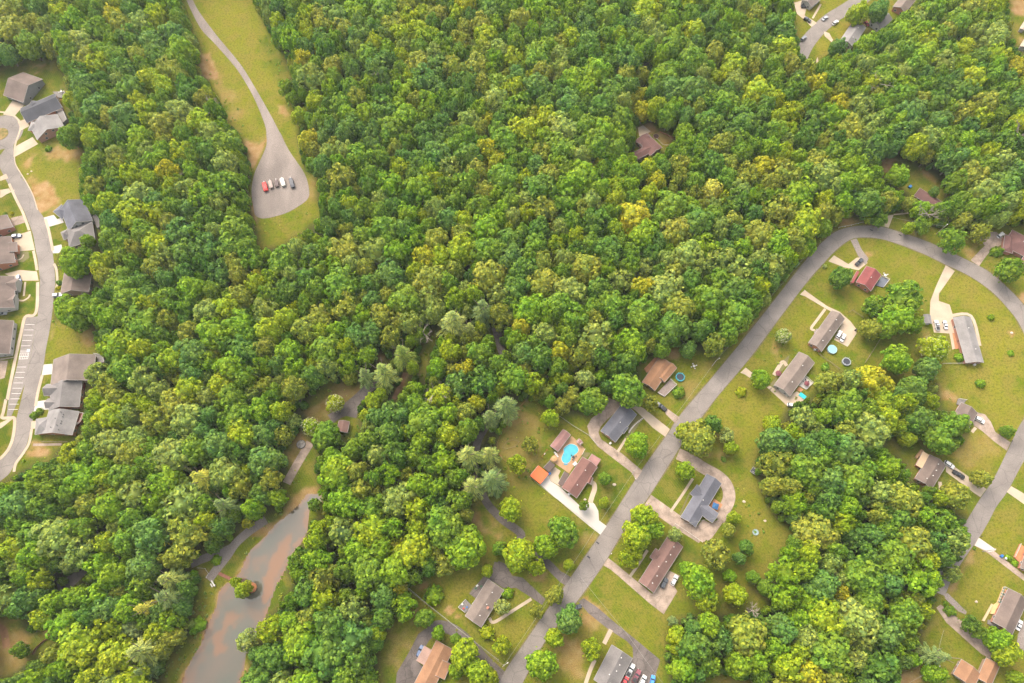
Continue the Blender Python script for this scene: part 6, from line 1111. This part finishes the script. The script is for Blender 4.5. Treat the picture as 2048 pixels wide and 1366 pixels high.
inside = (WU > 5) & (WU < 2043) & (WV > 5) & (WV < 1361)
size_px = np.array([q[2] for q in wood]) * FPX / np.array([depth(q[0], q[1], q[3]) for q in wood])
near_ = [i for i in np.argsort(-size_px) if inside[i] and wood[i][4] == 0]
# 290 largest as individuals; take those lowest in the picture first among the large ones
nind = max(0, 296 - sum(1 for t in TREEREG if 'broadleaf' in t[4] or 'airy' in t[4]))
ind = set(near_[:nind])
for i in ind:
    x, y, r, h, k = wood[i]
    o = place_tree('round' if PR.random() < .8 else 'loose', cols[i], x, y, r, h, int(5000 + i), 'broadleaf_tree')
    TREEREG.append((o, WU[i], WV[i], cols[i], 'woodland tree', 'tall ' if h > 19 else ''))
# the rest of the wood as one mesh
Vs = []; Hs = []; Mi = []; Mh = []; TV = []; TF = []
fk = FK; base_keys = [('round', j) for j in range(7)] + [('loose', j) for j in range(4)]
for i, q in enumerate(wood):
    if i in ind: continue
    x, y, r, h, k = q; key = ('bush', PR.integers(4)) if k == 2 else base_keys[PR.integers(len(base_keys))]
    V, hv = PROTO[key]
    base = .05 * h if k == 2 else .28 * h; hz = (h - base) / 1.35; a = PR.uniform(0, 6.28); co, si = math.cos(a), math.sin(a); R2 = np.array([[co, si, 0], [-si, co, 0], [0, 0, 1]]); S = np.array([r, r, hz]); T = np.array([x, y, h - hz * .98])
    if k == 2: V = V[: len(V)]
    Vs.append((V * S) @ R2 + T); Hs.append((hv * S) @ R2 + T); ci = fk.index(cols[i]); Mi.append(np.full(len(V) // 4, ci)); Mh.append(np.full(len(ICO[1]), ci))
    if k < 2 and PR.random() < .6:
        n0 = len(TV); rt = .018 * h
        for zz, rr_ in ((0, rt), (h * .8, rt * .4)):
            for j in range(5): TV.append((x + rr_ * math.cos(j * 1.2566), y + rr_ * math.sin(j * 1.2566), zz))
        TF += [(n0 + j, n0 + (j + 1) % 5, n0 + 5 + (j + 1) % 5, n0 + 5 + j) for j in range(5)]
nm_ = len(fk)
TVa = np.array([[TV[i] for i in f] for f in TF]).reshape(-1, 3)
V = np.vstack(Vs + [TVa]); Hh = np.vstack(Hs); mi = np.concatenate(Mi + [np.full(len(TVa) // 4, nm_)] + Mh)
me = mesh_from_quads('woodland', V, Hh, None, mi, [leaf_mat(k) for k in fk] + [M_TRUNK()])
o = bpy.data.objects.new('woodland', me); COL.objects.link(o)
tag(o, 'dense mixed green wood covering the middle and upper part of the photo', 'woodland', None, 'stuff')
# understorey plants on the floor of the wood
# ---------------------------------------------------------------- dead trees
def dead_tree(u, v, r, h, seed, label):
    rr = random.Random(seed); p = G(u, v, h * .75); root = empty('dead_tree', (p.x, p.y, 0), 0)
    t = MB(); t.tube([(0, 0, -.3), (.2, 0, h * .45), (.1, .2, h * .8)], [.38, .28, .12], 7); t.build('trunk', M_DEAD(), root)
    b = MB()
    def br(p0, d, l, r0, lev):
        p1 = p0 + d * l * .5 + Vector((rr.uniform(-1, 1), rr.uniform(-1, 1), 0)) * l * .07; p2 = p0 + d * l
        b.tube([p0, p1, p2], [r0, r0 * .75, r0 * .35], 5)
        if lev < 2:
            for k in range(4 if lev == 0 else 3):
                s = rr.uniform(.35, .95); q = p0.lerp(p2, s); dd = (d + Vector((rr.uniform(-1, 1), rr.uniform(-1, 1), rr.uniform(-.3, .7))) * .9).normalized(); br(q, dd, l * rr.uniform(.35, .55), r0 * .6, lev + 1)
    for k in range(7):
        a = k * .9 + rr.uniform(-.3, .3); z = h * rr.uniform(.4, .8); br(Vector((.1, .1, z)), Vector((math.cos(a), math.sin(a), rr.uniform(.3, .9))).normalized(), r * rr.uniform(.8, 1.15), .17, 0)
    b.build('branches', M_DEAD(), root); tag(root, label, 'dead tree')
for i, (z, a, b, rr_, h, lb) in enumerate([('T', 1085, 95, 4.5, 17, 'bare pale dead tree with drooping twigs beside the grass strip in the middle woods'), ('T', 1170, 565, 5.5, 21, 'bleached dead tree with forked limbs rising above the green crowns right of the dirt path'), ('T', 1245, 530, 4, 20, 'smaller bleached dead top just right of the forked dead tree'),
      ('B', 1160, 485, 4, 22, 'grey dead limbs poking from the woods right of the gravel track'), ('D', 645, 545, 6.5, 21, 'fan of bare grey limbs in the upper right woods below the far street'), ('D', 1540, 870, 6, 20, 'bare grey-brown tree at the right edge of the upper woods'), ('B', 60, 720, 6, 17, 'large bare dead tree left of the gravel track'), ('E', 1120, 380, 4, 15, 'pale broken trunks in the gap of the left woods'),
      ('Z', 620, 547, 4, 18, 'greyish bare crown in the woods below the gravel lot'), ('R', 1655, 520, 3, 8, 'small white dead sapling beside the pines left of the pond'), ('F', 860, 95, 6, 14, 'white bare tree on the bank above the street bend'), ('S', 350, 1195, 4, 13, 'thin bare branches in the woods below the left road end'), ('T', 740, 1205, 4, 15, 'fallen pale branches in the woods above the pond'), ('O', 980, 1290, 3, 12, 'short pale dead limbs below the bright green trees beside the salmon roofed house'), ('C', 60, 1160, 2.5, 18, 'thin dead snag in the woods left of the hidden red-brown house'), ('A', 1170, 1170, 4, 17, 'bare grey twiggy crown in the upper left woods')]):
    u, v = uv(z, a, b); dead_tree(u, v, rr_, h, 70 + i, lb)
# ---------------------------------------------------------------- tree labels
from collections import defaultdict
grp = defaultdict(list)
for t in TREEREG: grp[(ADJ[t[3]], t[4], where(t[1], t[2]))].append(t)
ORD = ['nearest', 'second nearest', 'third nearest', 'fourth nearest', 'fifth nearest', 'sixth nearest', 'seventh nearest', 'eighth nearest', 'ninth nearest', 'tenth nearest', 'eleventh nearest', 'twelfth nearest']
for (adj, kw, wh), L_ in grp.items():
    nm_l = wh.split(' the ', 1)[1]; lp = next(t for t in LANDP if t[0] == nm_l)
    L_.sort(key=lambda t: (t[1] - lp[1]) ** 2 + (t[2] - lp[2]) ** 2)
    for k, t in enumerate(L_):
        o_ = '' if len(L_) == 1 else ', ' + ORD[min(k, 11)]
        for sz, ww_, kk in ((t[5], wh, kw), ('', wh, kw), ('', wh.replace('just ', '').replace('well ', ''), kw), ('', wh.replace('just ', '').replace('well ', ''), kw.replace('dotted with pale blossom', 'in bloom').replace('loose airy', 'airy')), ('', wh.replace('just ', '').replace('well ', ''), 'tree')):
            lab = f'{sz}{adj} {kk} {ww_}{o_}'
            if len(lab.split()) <= 16: break
        cat = 'bush' if 'bush' in kw else ('pine tree' if 'pine' in kw else 'tree')
        g_ = {'bush': 'bushes in the gardens', 'pine tree': 'pine trees in the woods'}.get(cat, 'trees of the woodland' if 'woodland' in kw else 'trees around the gardens and clearings')
        tag(t[0], lab, cat, g_)


# ================================================================ SCRUB AND REEDS: nobody could count these tufts
SCR = [('L', '60,1460 80,1366 120,1200 230,1090 340,1000 260,950 320,760 400,780 420,860 350,980 330,1120 200,1290 150,1460', .30, 'ogu'), ('L', '860,640 900,740 800,900 730,960 790,780', .35, 'gog'), ('L', '560,520 700,340 860,250 900,160 930,190 800,340 640,520 590,600', .14, 'ogu'), ('L', '560,1366 600,1250 640,1200 640,1290 590,1366', .1, 'ogu'),
 ('T', '20,1280 70,1150 150,1000 250,1010 270,1250 90,1366', .03, 'god'), ('T', '170,690 270,580 360,470 590,500 600,560 430,680 300,760', .02, 'oyn'), ('T', '430,800 600,760 620,830 540,930 400,960', .06, 'dgo'), ('T', '1170,80 1220,70 1130,280 1090,440 1050,470 1060,280', .05, 'gdo'), ('I', '40,620 90,570 200,400 300,390 350,560 480,560 400,620 380,760 250,900 100,900', .05, 'god'), ('I', '420,500 640,620 760,740 720,720 600,620 440,540', .07, 'gyd'), ('I', '0,900 100,880 250,890 540,1130 700,1240 640,1260 400,1090 250,950 100,1000', .05, 'dgy'),
 ('O', '820,200 1010,60 1080,460 1125,700 1050,900 850,900 820,600', .035, 'ogd'), ('J', '100,680 250,500 420,520 600,600 640,760 560,960 620,1000 300,1000 250,860 300,660', .02, 'ogd'), ('F', '780,150 900,180 1060,330 1150,380 1000,340 800,230', .05, 'god'), ('F', '0,470 150,290 260,190 300,120 230,110 100,260 0,400', .10, 'oyb'), ('J', '0,500 280,100 400,0 330,0 200,200 0,420', .10, 'yob'), ('K', '230,600 560,640 640,700 480,720 300,690', .05, 'gdo'), ('K', '620,230 740,340 760,400 640,350', .06, 'gdo'), ('Q', '600,470 760,400 680,600 720,650 620,640', .06, 'gdo'), ('Q', '560,740 640,780 860,950 1010,1180 930,1130 600,860', .02, 'gdo'), ('Q', '690,650 820,780 980,860 940,960 760,830', .10, 'gdo'), ('Q', '300,1180 480,1000 520,1250 300,1366', .04, 'dgo'),
 ('B', '370,250 440,230 600,470 560,560 500,540', .06, 'gog'), ('B', '0,300 60,360 200,560 320,900 200,850 60,560', .03, 'ogd'), ('B', '350,1440 560,1425 640,1400 720,1340 760,1380 600,1480 400,1540', .04, 'god'), ('M', '380,680 560,660 560,760 480,880 380,800', .04, 'gyb'), ('M', '280,660 480,820 700,980 960,1200 930,1220 640,990 440,850', .05, 'yog'), ('P', '1450,1260 1786,1340 1786,1366 1440,1366', .05, 'god'), ('P', '1340,250 1560,130 1700,150 1700,400 1560,380', .04, 'gyd'), ('D', '650,1040 880,1060 1040,1200 1060,1300 1000,1240 900,1100 700,1120', .04, 'dgo'), ('E', '330,830 640,880 700,1100 600,1060 400,1000', .02, 'ogd'), ('S', '100,1050 330,1010 330,1060 160,1100', .05, 'gdy'), ('A', '60,1060 250,980 530,960 540,1000 240,1020 180,1200 100,1150', .012, 'ogd'), ('R', '60,780 260,950 260,1150 100,1100 0,900', .04, 'gdo'), ('Z', '1560,900 1520,880 1480,760 1560,700 1600,740', .0, 'g')]
Vs = []; Mi = []; q = np.random.default_rng(77)
for z, s_, dens, ks in SCR:
    if dens == 0: continue
    P = [tuple(p[:2]) for p in gpts(z, s_)]; xs = [p[0] for p in P]; ys = [p[1] for p in P]; A_ = (max(xs) - min(xs)) * (max(ys) - min(ys)); n = int(A_ * dens * 1.5)
    X = q.uniform(min(xs), max(xs), n); Y = q.uniform(min(ys), max(ys), n); ok = (sdf(X, Y, P) > .3) & (fnoise(X, Y, 4, 9) > .40)
    for x, y in zip(X[ok], Y[ok]):
        r = q.uniform(.2, 1.0) ** 2.2 * .8 + .12; m_ = int(8 + r * 16); e = q.normal(size=(m_, 3)); e[:, 2] = abs(e[:, 2]); e /= np.linalg.norm(e, axis=1, keepdims=True)
        Vs.append(leaf_arrays(e * r * q.uniform(.6, 1, (m_, 1)) * np.array([1, 1, .8]) + np.array([x, y, .05]), e + q.normal(size=(m_, 3)) * .4 + np.array([0, 0, .3]), .13 + r * .12, q)); Mi.append(np.full(m_, FK.index(ks[q.integers(len(ks))])))
me = mesh_from_quads('undergrowth', np.vstack(Vs), None, None, np.concatenate(Mi), [leaf_mat(k) for k in FK]); o = bpy.data.objects.new('undergrowth', me); COL.objects.link(o); tag(o, 'low weeds, brambles and reeds along banks, fences and wood edges', 'undergrowth', None, 'stuff')

# ================================================================ THIN SUMMER HAZE
b = MB(); b.box((0, 0, (335 - 1.5) / 2), (1400, 1400, 335 + 1.5)); o = b.build('haze', None); o['kind'] = 'stuff'
m = bpy.data.materials.new('haze_air'); m.use_nodes = True; n = m.node_tree; n.nodes.clear(); ou = n.nodes.new('ShaderNodeOutputMaterial'); v = n.nodes.new('ShaderNodeVolumePrincipled'); v.inputs['Color'].default_value = (.80, .88, .92, 1); v.inputs['Density'].default_value = .00006; v.inputs['Anisotropy'].default_value = .2
n.links.new(v.outputs[0], ou.inputs['Volume']); o.data.materials.append(m)
